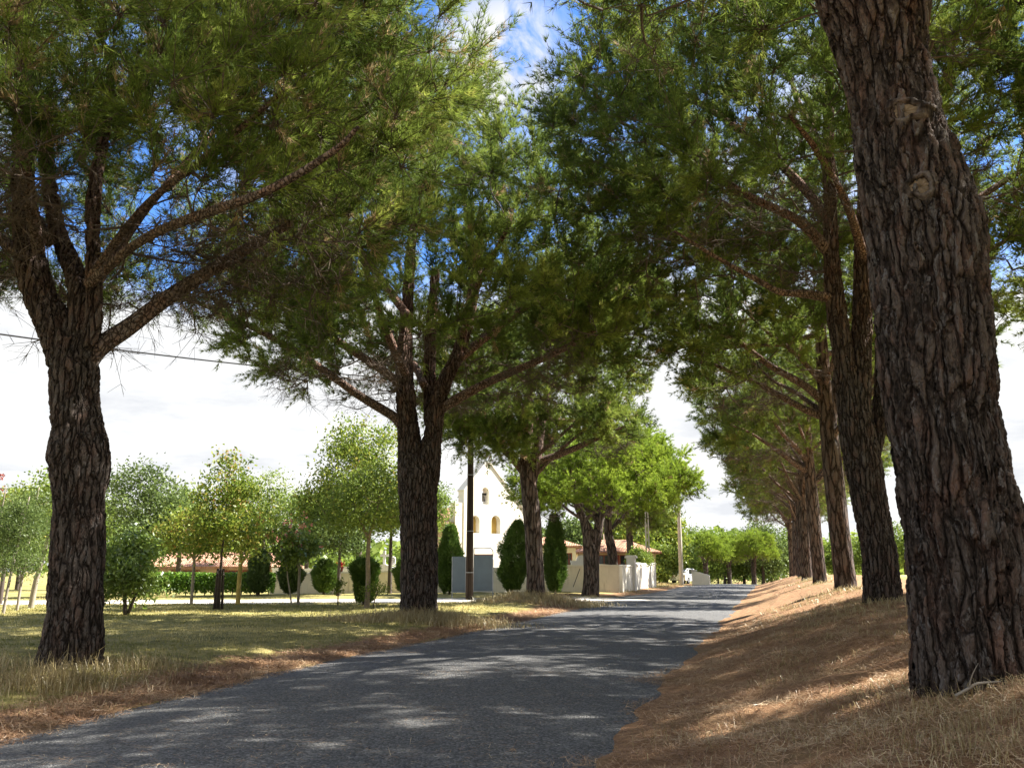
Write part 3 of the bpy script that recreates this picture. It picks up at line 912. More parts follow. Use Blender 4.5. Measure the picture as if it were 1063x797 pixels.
# ---- fourth left pine, sunlit, forked low
D = 47.0
b = at(613, 617, D); b = np.array([b[0], b[1], tz(b[0], b[1])])
st1 = S(D, [(612, 630, 24), (613, 614, 18), (614, 595, 16), (613, 570, 16), (611, 555, 13), (606, 540, 9), (600, 525, 8), (596, 505, 6), (592, 480, 4)])
st2 = S(D, [(616, 575, 12), (620, 555, 11), (623, 540, 8), (628, 522, 7), (636, 505, 5), (642, 480, 3)])
st3 = S(D, [(622, 545, 7), (616, 530, 6, .3), (612, 510, 5, .6), (612, 485, 3, 1)])
cen = at(615, 500, D)
lm = auto_limbs([at(606, 540, D), at(622, 540, D), at(628, 522, D), at(600, 525, D)], 9, 4.4, zt(500, D), 1.3, .09, cen)
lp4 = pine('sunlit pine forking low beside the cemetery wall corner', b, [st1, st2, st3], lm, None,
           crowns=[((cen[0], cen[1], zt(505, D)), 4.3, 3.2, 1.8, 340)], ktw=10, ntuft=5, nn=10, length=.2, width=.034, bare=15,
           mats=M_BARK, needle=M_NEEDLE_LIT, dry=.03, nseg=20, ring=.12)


def base_at(px, D):
    x, y = gxy(px, D); return (x, y, tz(x, y))


D = 55.0
b = at(638, 613, D); b = np.array([b[0], b[1], tz(b[0], b[1])])
cen = at(648, 490, D)
pine('sunlit green topped pine with straight dark trunk left of concrete pole', b, [S(D, [(639, 628, 14), (638, 612, 11.5), (637, 590, 10.5), (635, 570, 10), (631, 548, 8.5), (633, 520, 6), (640, 490, 4)])],
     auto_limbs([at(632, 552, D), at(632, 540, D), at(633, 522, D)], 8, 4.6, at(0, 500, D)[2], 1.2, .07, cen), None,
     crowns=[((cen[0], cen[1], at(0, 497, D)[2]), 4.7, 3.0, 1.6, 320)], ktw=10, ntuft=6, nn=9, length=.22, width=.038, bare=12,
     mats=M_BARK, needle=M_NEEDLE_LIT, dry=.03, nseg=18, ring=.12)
copy_tree(lp3, base_at(655, 70), 1.3, .8, 'pine standing behind the tiled house, farthest of the left row')
rx = 2.05
for i_, (yy, sc, rz, src, lab) in enumerate([
        (40.5, .95, .5, rp3, 'fourth right pine, straight trunk rising from the bank edge'),
        (51.5, .95, 4.0, rp3, 'fifth right pine with its trunk slanting toward the road'),
        (62.0, 1.0, 2.3, rp3, 'sixth right pine, thin trunk in the far shaded row'),
        (73.0, .98, 5.2, rp3, 'seventh right pine, far along the shaded row near the crest'),
        (85.0, 1.0, 3.3, rp3, 'eighth right pine, a small dark trunk past the road crest'),
        (98.0, 1.0, 1.6, rp3, 'last right pine seen where the row meets the woods')]):
    copy_tree(src, (rx+rs.uniform(-.25, .25), yy, tz(rx, yy)), rz, sc, lab)
# trees of the same planting just outside the right edge; their crowns shade the bank
copy_tree(rp3, (8.9, 13.2, tz(8.9, 13.2)), 2.6, 1.05, 'pine behind the right hand row, casting shade on the needle bank')
copy_tree(lp3, (9.6, 2.2, tz(9.6, 2.2)), .6, 1.05, 'pine standing beside the photographer beyond the right border')
copy_tree(lp3, (10.3, 22.5, tz(10.3, 22.5)), 3.6, 1.0, 'pine set back from the road, its crown reaching in at the right border')
# small sunlit pines beyond the crest on the left side of the road
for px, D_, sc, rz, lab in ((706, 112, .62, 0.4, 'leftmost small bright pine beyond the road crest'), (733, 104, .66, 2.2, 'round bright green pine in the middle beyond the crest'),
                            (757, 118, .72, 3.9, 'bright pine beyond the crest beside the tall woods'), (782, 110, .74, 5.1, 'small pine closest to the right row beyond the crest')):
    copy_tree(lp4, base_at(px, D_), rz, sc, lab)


# ------------------------------------------------------------------ broadleaf trees, shrubs, hedge


def leafy(name, label, cat, base, trunks, crowns, leaf, lsize, mat, bark, per=60, spread=.38, group=None, nlimb=5, asp=.55, brk=.009, seed_t=(0, 1), up=.5):
    """trunk polylines are local (x,y,z,r); crowns are (centre, rx, up, down, clumps) local"""
    t = thing(name, label, cat, base, 0, group)
    mb = MB(); nodes = []
    for si, s in enumerate(trunks):
        s = np.asarray(s, float)
        L = np.linalg.norm(np.diff(s[:, :3], axis=0), axis=1).sum()
        C = tube(mb, s[:, :3], s[:, 3], 10, max(int(L/.15), 6), True, .06, si+int(abs(base[0])*3) % 50)
        nodes += [c for c in C[len(C)//2 if si == 0 else 2:]]
    mb.build('trunk', bark, t, True)
    mbB, mbL = MB(), MB()
    for c, Rr, Hu, Hd, M in crowns:
        c = np.asarray(c, float)
        tg = env_points(M, c, Rr, Hu, Hd, .3)
        tg = tg[tg[:, 2] > .15] if len(tg) else tg
        br = grow(tg, nodes, c+np.array([0, 0, -Hd*.6]))
        branch_mesh(mbB, br, brk, 4)
        tips = np.concatenate([p[2:] for p, L in br]); per = int(per*1.55)
        P = np.repeat(tips, per//2, 0)+rs.normal(size=(len(tips)*(per//2), 3))*spread*[1, 1, .75]
        tint = np.repeat(rs.uniform(*seed_t, len(tips)), per//2)*.6+rs.random(len(P))*.4
        N = unit(rs.normal(size=P.shape)+np.array([0, 0, up]))
        keep = P[:, 2] > .05
        leaves(mbL, P[keep], N[keep], leaf*rs.uniform(.6, 1.3, keep.sum()), np.clip(tint[keep], 0, 1), asp)
    mbB.build('branches', bark, t, True)
    mbL.build('crown', mat, t, False, True)
    return t


def straight(h, r, lean=(0, 0), z0=-.25):
    return [[0, 0, z0, r*1.15], [lean[0]*.15, lean[1]*.15, h*.2, r], [lean[0]*.5, lean[1]*.5, h*.55, r*.8], [lean[0], lean[1], h, r*.35]]


def P2(px, py, D, base):
    return at(px, py, D)-np.asarray(base)


YT = 'young trees planted along the meadow edge'
# young yellowing tree in a dark trunk guard
b = base_at(229, 30.5)
t = leafy('young_tree', 'young yellowing tree with its trunk wrapped in a dark guard', 'tree', b,
          [[[0, 0, -.2, .05], [0, 0, 1.3, .045], [.02, 0, 2.2, .035], [.05, 0, 3.4, .02], [.1, .0, 4.6, .01]]],
          [((.1, 0, 3.0), 1.25, 2.4, 1.75, 84)], .13, 0, M_LEAF_YEL, M_DARKBARK, 56, .24, YT, up=.2)
m1 = MB()
for k in range(9):
    a = k/9*2*math.pi; x, y = math.cos(a)*.13, math.sin(a)*.13
    tube(m1, [(x*1.15, y*1.15, -.05), (x, y, .6), (x*.85, y*.85, 1.35)], [.028, .026, .024], 6, 5)
for zr in (.25, .7, 1.15):
    tube(m1, [(math.cos(q/12*2*math.pi)*.145, math.sin(q/12*2*math.pi)*.145, zr) for q in range(13)], [.012]*13, 5)
m1.build('trunk_guard', M_DARKBARK, t, True)
b = base_at(201, 34)
leafy('young_tree', 'young tree with thin grey stem left of the guarded tree', 'tree', b,
      [[[0, 0, -.2, .06], [0, 0, 1.2, .055], [0, 0, 2.2, .045], [.1, 0, 3.6, .02]], [[0, 0, 1.65, .035], [.25, 0, 2.0, .03], [.45, 0, 2.6, .015]], [[0, 0, 1.6, .035], [-.25, 0, 2.0, .03], [-.4, 0, 2.6, .015]]],
      [((-.1, 0, 2.5), 1.2, 1.5, 1.15, 66)], .13, 0, M_LEAF_YEL, M_PALEBARK, 50, .26, YT, up=.2)
b = base_at(249, 34)
leafy('young_tree', 'young tree with a yellow lichen covered stem right of the guarded tree', 'tree', b,
      [[[0, 0, -.2, .09], [0, 0, .9, .08], [.02, 0, 1.6, .07], [0, 0, 2.6, .04], [-.1, 0, 4, .02]], [[0, 0, 1.45, .05], [.3, 0, 1.85, .04], [.7, 0, 2.5, .015]]],
      [((.25, 0, 2.9), 1.4, 2.0, 1.35, 76)], .12, 0, M_LEAF_YEL, M_YELBARK, 50, .26, YT, seed_t=(0, .75), up=.2)
b = base_at(311, 33.5)
t = leafy('flowering_tree', 'small tree with thin white stem and pale pink blossom', 'tree', b,
          [[[0, 0, -.2, .055], [0, 0, .8, .05], [-.03, 0, 1.5, .04], [-.15, 0, 2.6, .02]], [[-.02, 0, 1.3, .035], [-.35, 0, 1.9, .02], [-.6, 0, 2.3, .01]]],
          [((-.3, 0, 2.05), .85, .8, .7, 34)], .17, 0, M_LEAF_GLOSS, M_PALEBARK, 40, .22, YT, up=.2)
m1 = MB()
P = np.array([-.35, 0, 2.45])+rs.normal(size=(46, 3))*[.5, .4, .28]
leaves(m1, np.repeat(P, 7, 0)+rs.normal(size=(322, 3))*.05, unit(rs.normal(size=(322, 3))), .09, rs.random(322), .8)
m1.build('blossom', M_PINKFL, t)
b = base_at(305, 33)
leafy('sapling', 'leaning pale sapling held to a bare stake', 'tree', b,
      [[[0, 0, -.1, .03], [-.12, 0, .5, .028], [-.25, 0, 1.05, .022], [-.3, 0, 1.5, .01]]], [((-.28, 0, 1.5), .3, .35, .25, 8)], .1, 0, M_LEAF, M_PALEBARK, 22, .12, YT)
b = base_at(352, 33)
leafy('sapling', 'tiny leafy sapling in front of the low cemetery wall', 'tree', b,
      [straight(.75, .025)], [((0, 0, .65), .22, .3, .3, 9)], .1, 0, M_LEAF, M_DARKBARK, 22, .1, YT)
b = base_at(388, 31.5)
leafy('sapling', 'small feathery sapling beside the forked acacia', 'tree', b,
      [straight(.8, .02, (.25, 0))], [((.1, 0, .65), .45, .35, .4, 16)], .07, 0, M_LEAF, M_DARKBARK, 30, .13, YT)

# acacias
b = base_at(382, 31.5)
leafy('acacia_tree', 'acacia with slim forked trunk and feathery pale green crown', 'tree', b,
      [[[0, 0, -.2, .10], [.02, 0, .8, .085], [-.02, 0, 1.7, .078], [-.05, .1, 2.5, .07]], [[-.04, 0, 2.4, .06], [-.35, 0, 3.0, .05], [-.8, 0, 4.0, .02]], [[-.03, 0, 2.4, .06], [.18, 0, 3.0, .05], [.4, 0, 4.1, .02]]],
      [((-.1, 0, 3.5), 1.9, 1.5, 1.4, 110)], .105, 0, M_LEAF, M_MIDBARK, 70, .30, None, seed_t=(.3, 1), up=.2)
b = base_at(372, 46)
leafy('acacia_tree', 'tallest acacia, golden green crown rising behind the forked one', 'tree', b,
      [straight(6.5, .16)], [((0, 0, 6.4), 2.4, 3.3, 3.0, 120), ((-1.8, 0, 4.4), 1.8, 1.6, 1.6, 50)], .17, 0, M_LEAF_YEL, M_DARKBARK, 56, .36, None, seed_t=(0, .8), up=.2)
b = base_at(318, 56)
leafy('acacia_tree', 'broad dark green tree over the clipped shrubs', 'tree', b,
      [straight(4.6, .14)], [((0, 0, 4.1), 2.6, 2.2, 2.0, 110)], .16, 0, M_LEAF, M_DARKBARK, 54, .36, None, seed_t=(0, .8), up=.2)
b = base_at(272, 60)
leafy('acacia_tree', 'thin airy tree with light leaves behind the hedge end', 'tree', b,
      [straight(6, .12)], [((.3, 0, 5.6), 2.2, 2.5, 2.2, 62), ((-1.2, 0, 4.2), 1.2, 1.6, 1.2, 26)], .15, 0, M_LEAF, M_DARKBARK, 42, .34, None, seed_t=(.4, 1), up=.2)
b = base_at(352, 45)
leafy('shade_tree', 'low dark leaved tree in front of the tombs', 'tree', b,
      [straight(2.6, .1)], [((-.4, 0, 2.9), 2.1, 1.2, 1.0, 80)], .15, 0, M_LEAF_BLUE, M_DARKBARK, 56, .32, None, seed_t=(0, .6))
b = base_at(405, 50)
leafy('shade_tree', 'dark leafy tree hidden behind the second left pine', 'tree', b,
      [straight(4.5, .12)], [((.2, 0, 4.6), 2.0, 2.2, 2.2, 90)], .16, 0, M_LEAF, M_DARKBARK, 56, .34, None, seed_t=(0, .7))
b = base_at(450, 64)
leafy('shade_tree', 'green tree standing left of the white church', 'tree', b,
      [straight(6, .15)], [((-.4, 0, 5.2), 1.9, 2.6, 2.6, 90)], .18, 0, M_LEAF, M_DARKBARK, 50, .36, None, seed_t=(.1, .8))
b = base_at(150, 44)
leafy('shade_tree', 'blue green tree rising behind the glossy laurel bush', 'tree', b,
      [straight(5, .13)], [((-.2, 0, 4.2), 2.0, 2.3, 2.4, 90), ((1.6, 0, 3.2), 1.4, 1.6, 1.6, 45)], .17, 0, M_LEAF_BLUE, M_DARKBARK, 56, .34, None)
b = base_at(185, 52)
leafy('shade_tree', 'light green tree between the laurel bush and the young trees', 'tree', b,
      [straight(5, .13)], [((0, 0, 4.0), 2.2, 2.0, 2.2, 90)], .17, 0, M_LEAF, M_DARKBARK, 50, .36, None, seed_t=(.3, 1))
b = base_at(134, 27.0)
leafy('laurel_bush', 'large glossy laurel bush right of the nearest left pine', 'bush', b,
      [[[0, 0, -.1, .06], [-.1, 0, .8, .05], [-.2, 0, 1.6, .03]], [[0, .1, 0, .05], [.3, .1, .8, .04], [.4, .1, 1.4, .02]]],
      [((-.15, 0, 1.25), 1.0, 1.25, 1.15, 90)], .14, 0, M_LEAF_GLOSS, M_DARKBARK, 64, .24, None, asp=.42, up=.2)

# left edge: feathery young conifers, a rowan, a pale birch
for px, D_, h, lean, lab in ((8, 27, 3.4, .5, 'feathery pale stemmed tree at the left border, leaning right'), (22, 29, 3.9, .35, 'feathery pale stemmed tree next to the leaning border tree'),
                             (-12, 28, 3.8, .3, 'feathery tree partly cut by the left border')):
    b = base_at(px, D_)
    leafy('young_cedar', lab, 'tree', b, [straight(h, .042, (lean, 0))],
          [((lean*.6, 0, h*.42), .75, .9, .5, 26), ((lean*.8, 0, h*.72), .65, 1.0, .5, 30)], .10, 0, M_LEAF_BLUE, M_PALEBARK, 60, .2, 'feathery young trees at the left', asp=.3)
b = base_at(36, 31)
leafy('birch_tree', 'leaning pale trunked birch just left of the nearest left pine', 'tree', b,
      [[[0, 0, -.2, .10], [.1, 0, .9, .085], [.35, 0, 2.0, .065], [.5, 0, 3.2, .03]]], [((.2, 0, 3.2), 1.5, 1.5, 1.4, 66)], .13, 0, M_LEAF, M_PALEBARK, 50, .26, None, seed_t=(.3, 1))
b = base_at(4, 36)
t = leafy('rowan_tree', 'tree with reddish leaves and red berries at the left border', 'tree', b,
          [straight(3.6, .08)], [((.4, 0, 3.6), 1.2, 1.2, 1.2, 44)], .13, 0, M_LEAF_YEL, M_DARKBARK, 40, .24, None)
m1 = MB()
P = np.array([-.2, -.6, 4.1])+rs.normal(size=(12, 3))*[.5, .3, .5]
P = np.vstack([P, np.array([P2(0, 497, 35.6, b), P2(1, 494, 35.6, b), P2(4, 531, 35.6, b)])])
leaves(m1, np.repeat(P, 26, 0)+rs.normal(size=(len(P)*26, 3))*.07, unit(rs.normal(size=(len(P)*26, 3))), .08, rs.random(len(P)*26), .9)
m1.build('berries', M_RED, t, False, True)
for px, D_, sc, lab in ((95, 58, 1.0, 'bushy green tree behind the nearest left pine'), (20, 60, 1.1, 'bushy green tree in the distance at the left border'), (-70, 56, 1.1, 'bushy green tree left of the rowan')):
    b = base_at(px, D_)
    leafy('shade_tree', lab, 'tree', b, [straight(5*sc, .14)], [((0, 0, 3.6*sc), 2.6*sc, 2.2*sc, 2.6*sc, 90)], .2, 0, M_LEAF, M_DARKBARK, 48, .4, None, seed_t=(.1, .9))

# laurel hedge: a clipped leafy mass
def hedge(name, label, cat, p0, p1, h, wdt, n, leaf, mat, group=None):
    p0 = np.array(p0); p1 = np.array(p1)
    t = thing(name, label, cat, p0, 0, group)
    L = np.linalg.norm(p1[:2]-p0[:2]); d = (p1-p0)/L
    s = np.array([-d[1], d[0], 0])
    u_ = rs.random(n)*L; a = rs.random(n)*math.pi
    shell = rs.random(n)**.35
    x = np.cos(a)*wdt/2; z = np.sin(a)**.45*h*shell
    x = np.sign(x)*np.abs(np.cos(a))**.35*wdt/2*shell
    bump = .10*(vnoise(u_*1.3, a*2, 5)-.5)
    P = d[None]*u_[:, None]+s[None]*x[:, None]+np.array([0, 0, 1])*(z+bump)[:, None]
    N = unit(s[None]*x[:, None]+np.array([0, 0, 1])*(z*.6)[:, None]+rs.normal(size=(n, 3))*.7)
    m = MB(); leaves(m, P, N, leaf*rs.uniform(.6, 1.2, n), rs.random(n)*.6+.4*vnoise(u_*2, z*4, 2), .5)
    m.build('foliage', mat, t, False, True)
    m = MB()
    for k in np.arange(.2, L, .45):
        q = d*k; tube(m, [q+np.array([0, 0, -.1]), q+np.array([.05, 0, h*.4]), q+np.array([-.05, .03, h*.75])], [.03, .025, .01], 5)
    m.build('stems', M_DARKBARK, t, True)
    return t


h0 = base_at(140, 45); h1 = base_at(286, 47.5)
hedge('laurel_hedge', 'clipped bright green laurel hedge along the gravel road', 'hedge', h0, h1, 1.1, .9, 15000, .15, M_HEDGE)


def conifer(label, px, D_, h, r, mat, shape='egg', n=5200, lean=0.0, cat='conifer', name='clipped_conifer', group='clipped conifers in front of the cemetery wall'):
    b = base_at(px, D_)
    t = thing(name, label, cat, b, 0, group)
    m = MB(); tube(m, [(0, 0, -.2), (0, 0, h*.4), (0, 0, h*.8)], [.07, .06, .02], 8, 8); m.build('trunk', M_DARKBARK, t, True)
    v = rs.random(n); a = rs.random(n)*2*math.pi
    if shape == 'egg': prof = np.sin(np.clip(v*.93+.05, 0, 1)*math.pi)**.55
    elif shape == 'flame': prof = np.clip(np.sin(np.clip(v*.90+.08, 0, 1)*math.pi)**.6*(1-.25*v), 0, 1)
    else: prof = np.where(v < .9, .55+.45*sst(0, .75, v), .95-.5*(v-.9)/.1)
    # upright tongues of foliage with hollows between them
    ph = a*4+vnoise(v*4, a*.9+3, int(px))*7
    tong = .5+.5*np.sin(ph)*np.cos(v*9+vnoise(a*1.5, v*2, int(px)+2)*6)
    sh = 1-.5*rs.random(n)**2
    rr = r*prof*sh*(.70+.36*tong)*(1+.45*(vnoise(a*1.3+20, v*5, int(px))-.5))
    z = .10+v*(h-.12)+.22*tong*r+rs.normal(size=n)*.03
    P = np.stack([np.cos(a)*rr+.10*h*lean*v, np.sin(a)*rr, z], 1)
    out = np.stack([np.cos(a), np.sin(a), np.zeros(n)], 1)
    k = 3
    P = np.repeat(P, k, 0)+rs.normal(size=(n*k, 3))*.035
    D3 = unit(np.repeat(out, k, 0)*.75+np.array([0, 0, .9])+rs.normal(size=(n*k, 3))*.55)
    tong = tong*.6+.5*rs.random(n)
    m = MB(); blades(m, P, D3, .17*rs.uniform(.6, 1.2, n*k), .045, np.clip(np.repeat(.25+.5*tong, k)*.7+rs.random(n*k)*.35, 0, 1))
    m.build('foliage', mat, t, False, True)
    return t


conifer('dark slim conifer standing at the right end of the hedge', 269, 46.2, 2.15, .58, M_THUJA_DARK, 'egg')
conifer('dark rounded conifer under the flowering tree', 302, 46.6, 1.65, .62, M_THUJA_DARK, 'egg')
conifer('rounded conifer in front of the wall beside red flowers', 337, 46.8, 1.6, .66, M_THUJA, 'egg')
conifer('bushy conifer around the foot of the forked acacia', 379, 33.5, 1.55, .46, M_THUJA, 'goblet', cat='conifer')
conifer('conifer half hidden by the second left pine', 421, 47, 1.7, .62, M_THUJA, 'egg')
conifer('tall upright conifer behind the grey notice board', 467, 48.5, 3.5, .85, M_THUJA, 'flame', 7000)
conifer('big leaning flame shaped conifer before the church facade', 531, 48.5, 3.65, .92, M_THUJA, 'flame', 8000, 1.0)
conifer('tallest columnar conifer right of the third left pine', 576, 48.5, 4.05, .72, M_THUJA, 'flame', 8000)

# ------------------------------------------------------------------ cemetery walls


def wall_seg(m, p0, p1, thick, z0, h0, h1, coping, mc, irregular=0.0):
    p0 = np.array(p0, float); p1 = np.array(p1, float)
    L = np.hypot(*(p1-p0)[:2]); rot = math.atan2(p1[1]-p0[1], p1[0]-p0[0])
    n = max(int(L/.5), 1)
    cr, sr = math.cos(rot), math.sin(rot)
    xs = np.linspace(0, L, n+1)
    top = np.interp(xs, [0, L], [h0, h1])+rs.normal(size=n+1)*irregular
    for mbx, za, zb, th in ((m, None, 0, thick), (mc, 0, coping, thick+.1)):
        V = []
        for x, tp in zip(xs, top):
            for y, z in ((-th/2, z0 if za is None else tp+.002), (th/2, z0 if za is None else tp+.002), (th/2, tp+zb), (-th/2, tp+zb)):
                V.append([p0[0]+x*cr-y*sr, p0[1]+x*sr+y*cr, p0[2]+z])
        Q = []
        for k in range(n):
            a = k*4
            for e in range(4): Q.append([a+e, a+4+e, a+4+(e+1) % 4, a+(e+1) % 4])
        Q.append([0, 1, 2, 3]); e = n*4; Q.append([e+3, e+2, e+1, e])
        mbx.add(V, Q)


def wall(label, p0, p1, h0, h1, mat, cmat, irr=0.0, coping=.09, thick=.28):
    p0 = np.array(p0, float); p1 = np.array(p1, float); p1[2] = p0[2]
    t = thing('stone_wall', label, 'wall', p0)
    m, mc = MB(), MB()
    wall_seg(m, p0*0, p1-p0, thick, -.4, h0, h1, coping, mc, irr)
    m.build('wall_face', mat, t); mc.build('coping', cmat, t)
    return t


def gp(px, D_): return np.array(base_at(px, D_))


wall('low cream cemetery wall with pale coping under the tombs', gp(281, 50), gp(452, 51.5), 1.0, 1.15, M_CREAM, M_STONE, .015)
wall('white rendered wall stretch below the church facade', gp(454, 51.6), gp(560, 52.4), 1.25, 1.35, M_WHITE, M_STONE, .01)
wall('tall cream wall behind the forked sunlit pine', gp(561, 52.5), gp(642, 53.0), 1.45, 1.5, M_CREAM, M_WHITE, .02)
wall('bright white wall running back from the corner to the pole', gp(643.5, 53.3), gp(679, 68), 1.45, 1.7, M_WHITE, M_WHITE, .05)
# dark iron stay leaning on the wall
m = MB(); p = at(595, 609, 52.0); q = at(602, 590, 52.3); tube(m, [p, (p+q)/2, q], [.02]*3, 6)
b_ = p.copy(); m.v = [v-b_ for v in m.v]
tag(m.build('iron_stay', M_BLACK, loc=b_), 'thin dark rod leaning against the tall cream wall', 'rod')
# gate pillar
b = gp(655.5, 57.2); b[2] += 1.4
t = thing('gate_pillar', 'square stone pillar with a moulded cap on the white wall', 'pillar', b)
MB().box((-.26, -.26, -1.5), (.26, .26, .55)).build('shaft', M_STONE, t)
MB().box((-.36, -.36, .552), (.36, .36, .66)).box((-.31, -.31, .662), (.31, .31, .72)).build('cap', M_STONE, t)
b = base_at(665, 64)
leafy('round_shrub', 'round green shrub behind the stone pillar', 'shrub', b, [straight(1.6, .06)], [((0, 0, 1.95), .85, .8, .9, 60)], .13, 0, M_LEAF, M_DARKBARK, 60, .2, None)


def prism(outer, holes, thick, to3, y0=0.0):
    """slab with openings; outline in (x,z), extruded along y"""
    m = MB()
    loops = [outer]+holes
    pts = [p for l in loops for p in l]
    tris = tessellate_polygon([[Vector((p[0], p[1], 0)) for p in l] for l in loops])
    n = len(pts)
    V = [to3(p[0], y0, p[1]) for p in pts]+[to3(p[0], y0+thick, p[1]) for p in pts]
    Tt = [list(t_) for t_ in tris]+[[t_[2]+n, t_[1]+n, t_[0]+n] for t_ in tris]
    Q = []; o = 0
    for l in loops:
        k = len(l)
        for i_ in range(k): Q.append([o+i_, o+(i_+1) % k, n+o+(i_+1) % k, n+o+i_])
        o += k
    m.add(V, Q, Tt)
    return m


def archpts(cx_, w_, z0, z1, n=10):
    r_ = w_/2
    return [(cx_-r_, z0), (cx_+r_, z0)]+[(cx_+r_*math.cos(k/n*math.pi), z1-r_+r_*math.sin(k/n*math.pi)) for k in range(n+1)]


ident = lambda x, y, z: (x, y, z)
# ------------------------------------------------------------------ church
D = 68.0
b = base_at(507, D)
ang = YAW+R(38)   # facade turned towards the road
ch = thing('church', 'white church with bell gable and two arched niches', 'church', b, ang)
zb = b[2]
zz_ = lambda py: at(507, py, D)[2]-zb
kx = D/938/math.cos(R(38))
fx = lambda px: (px-507)*kx
zt0, zt1, zt2 = zz_(522), zz_(500), zz_(479)
outer = [(fx(482), -.4), (fx(546), -.4), (fx(546), zz_(530)), (fx(541), zz_(523)), (fx(508), zz_(481)), (fx(504), zz_(481)), (fx(482), zz_(511))]
bell = archpts(fx(503.5), 7.2*kx, zz_(523.5), zz_(506))
n1 = archpts(fx(493.5), 8.6*kx, zz_(553.5), zz_(535.5)); n2 = archpts(fx(514.5), 9.4*kx, zz_(553.5), zz_(534.5))
prism(outer, [bell, n1, n2], .75, ident).build('facade', M_WHITE, ch)
for nn_ in (n1, n2):
    c_ = sum(p[0] for p in nn_[:2])/2
    MB().box((nn_[0][0]-.05, .50, nn_[0][1]-.05), (nn_[1][0]+.05, .56, max(p[1] for p in nn_)+.05)).build('niche_back', M_OCHRE, ch)
# coping along the gable
m = MB()
for p, q in zip(outer[2:-1], outer[3:]):
    d_ = math.hypot(q[0]-p[0], q[1]-p[1]); a_ = math.atan2(q[1]-p[1], q[0]-p[0])
    ux, uz = (q[0]-p[0])/d_, (q[1]-p[1])/d_; nx_, nz_ = uz, -ux
    V = []
    for yy in (-.08, .83):
        for (s_, o_) in ((0, .003), (d_, .003), (d_, .11), (0, .11)):
            V.append((p[0]+ux*s_+nx_*o_, yy, p[1]+uz*s_+nz_*o_))
    m.add(V, [[0, 1, 2, 3], [7, 6, 5, 4], [0, 4, 5, 1], [1, 5, 6, 2], [2, 6, 7, 3], [3, 7, 4, 0]])
m.build('coping', M_WHITE, ch)
# bell and yoke
m = MB(); cz = zz_(520); cxx = fx(503.8)
prof = [(.20, 0), (.17, .06), (.13, .2), (.115, .34), (.07, .42), (.02, .45)]
nA = 16
V = [(cxx+r_*math.cos(k/nA*6.2832), .37+r_*math.sin(k/nA*6.2832), cz+z_) for r_, z_ in prof for k in range(nA)]
m.add(V, [[i_*nA+k, i_*nA+(k+1) % nA, (i_+1)*nA+(k+1) % nA, (i_+1)*nA+k] for i_ in range(len(prof)-1) for k in range(nA)])
bl = m.build('bell', M_BRONZE, ch, True)
MB().box((cxx-.34, .30, cz+.46), (cxx+.34, .44, cz+.62)).build('yoke', M_BLACK, bl)
# nave, buttress, roofs
Wn = fx(544)-fx(483); x0, x1 = fx(483), fx(544); zn = zz_(541)
MB().box((x0, .752, -.4), (x1, 7, zn)).build('nave_wall', M_PINK, ch)
m = MB(); xm = (x0+x1)/2; zr = zn+1.25
V = []
for yy in (.76, 7.3):
    V += [(x0-.35, yy, zn-.02), (xm, yy, zr), (x1+.35, yy, zn-.02), (x1+.35, yy, zn+.12), (xm, yy, zr+.14), (x0-.35, yy, zn+.12)]
m.add(V, [[0, 6, 7, 1], [1, 7, 8, 2], [2, 8, 9, 3], [3, 9, 10, 4], [4, 10, 11, 5], [5, 11, 6, 0], [0, 1, 4, 5], [1, 2, 3, 4], [6, 11, 10, 7], [7, 10, 9, 8]])
m.build('roof', M_TILE, ch)
bx0, bx1 = fx(474), fx(482)-.004
MB().box((bx0, .05, -.4), (bx1, .8, zz_(523))).build('buttress', M_CREAM, ch)
MB().box((fx(466), .4, -.4), (bx0-.003, 3.0, zz_(546))).build('side_chapel_wall', M_PINK, ch)
m = MB().box((fx(464), .2, zz_(546)+.003), (bx0-.003, 3.2, zz_(543))); m.build('side_chapel_roof', M_TILE, ch)
MB().box((x1+.003, 1.6, -.4), (fx(561), 8, zz_(548))).build('sacristy_wall', M_WHITE, ch)
za_, zb_ = zz_(548), zz_(540)
m = MB(); xa, xb = x1+.005, fx(565)
V = [(xa, 1.3, zb_), (xb, 1.3, za_), (xb, 8.3, za_), (xa, 8.3, zb_), (xa, 1.3, zb_+.14), (xb, 1.3, za_+.14), (xb, 8.3, za_+.14), (xa, 8.3, zb_+.14)]
m.add(V, [[3, 2, 1, 0], [4, 5, 6, 7], [0, 1, 5, 4], [1, 2, 6, 5], [2, 3, 7, 6], [3, 0, 4, 7]]); m.build('sacristy_roof', M_TILE, ch)

# ------------------------------------------------------------------ houses


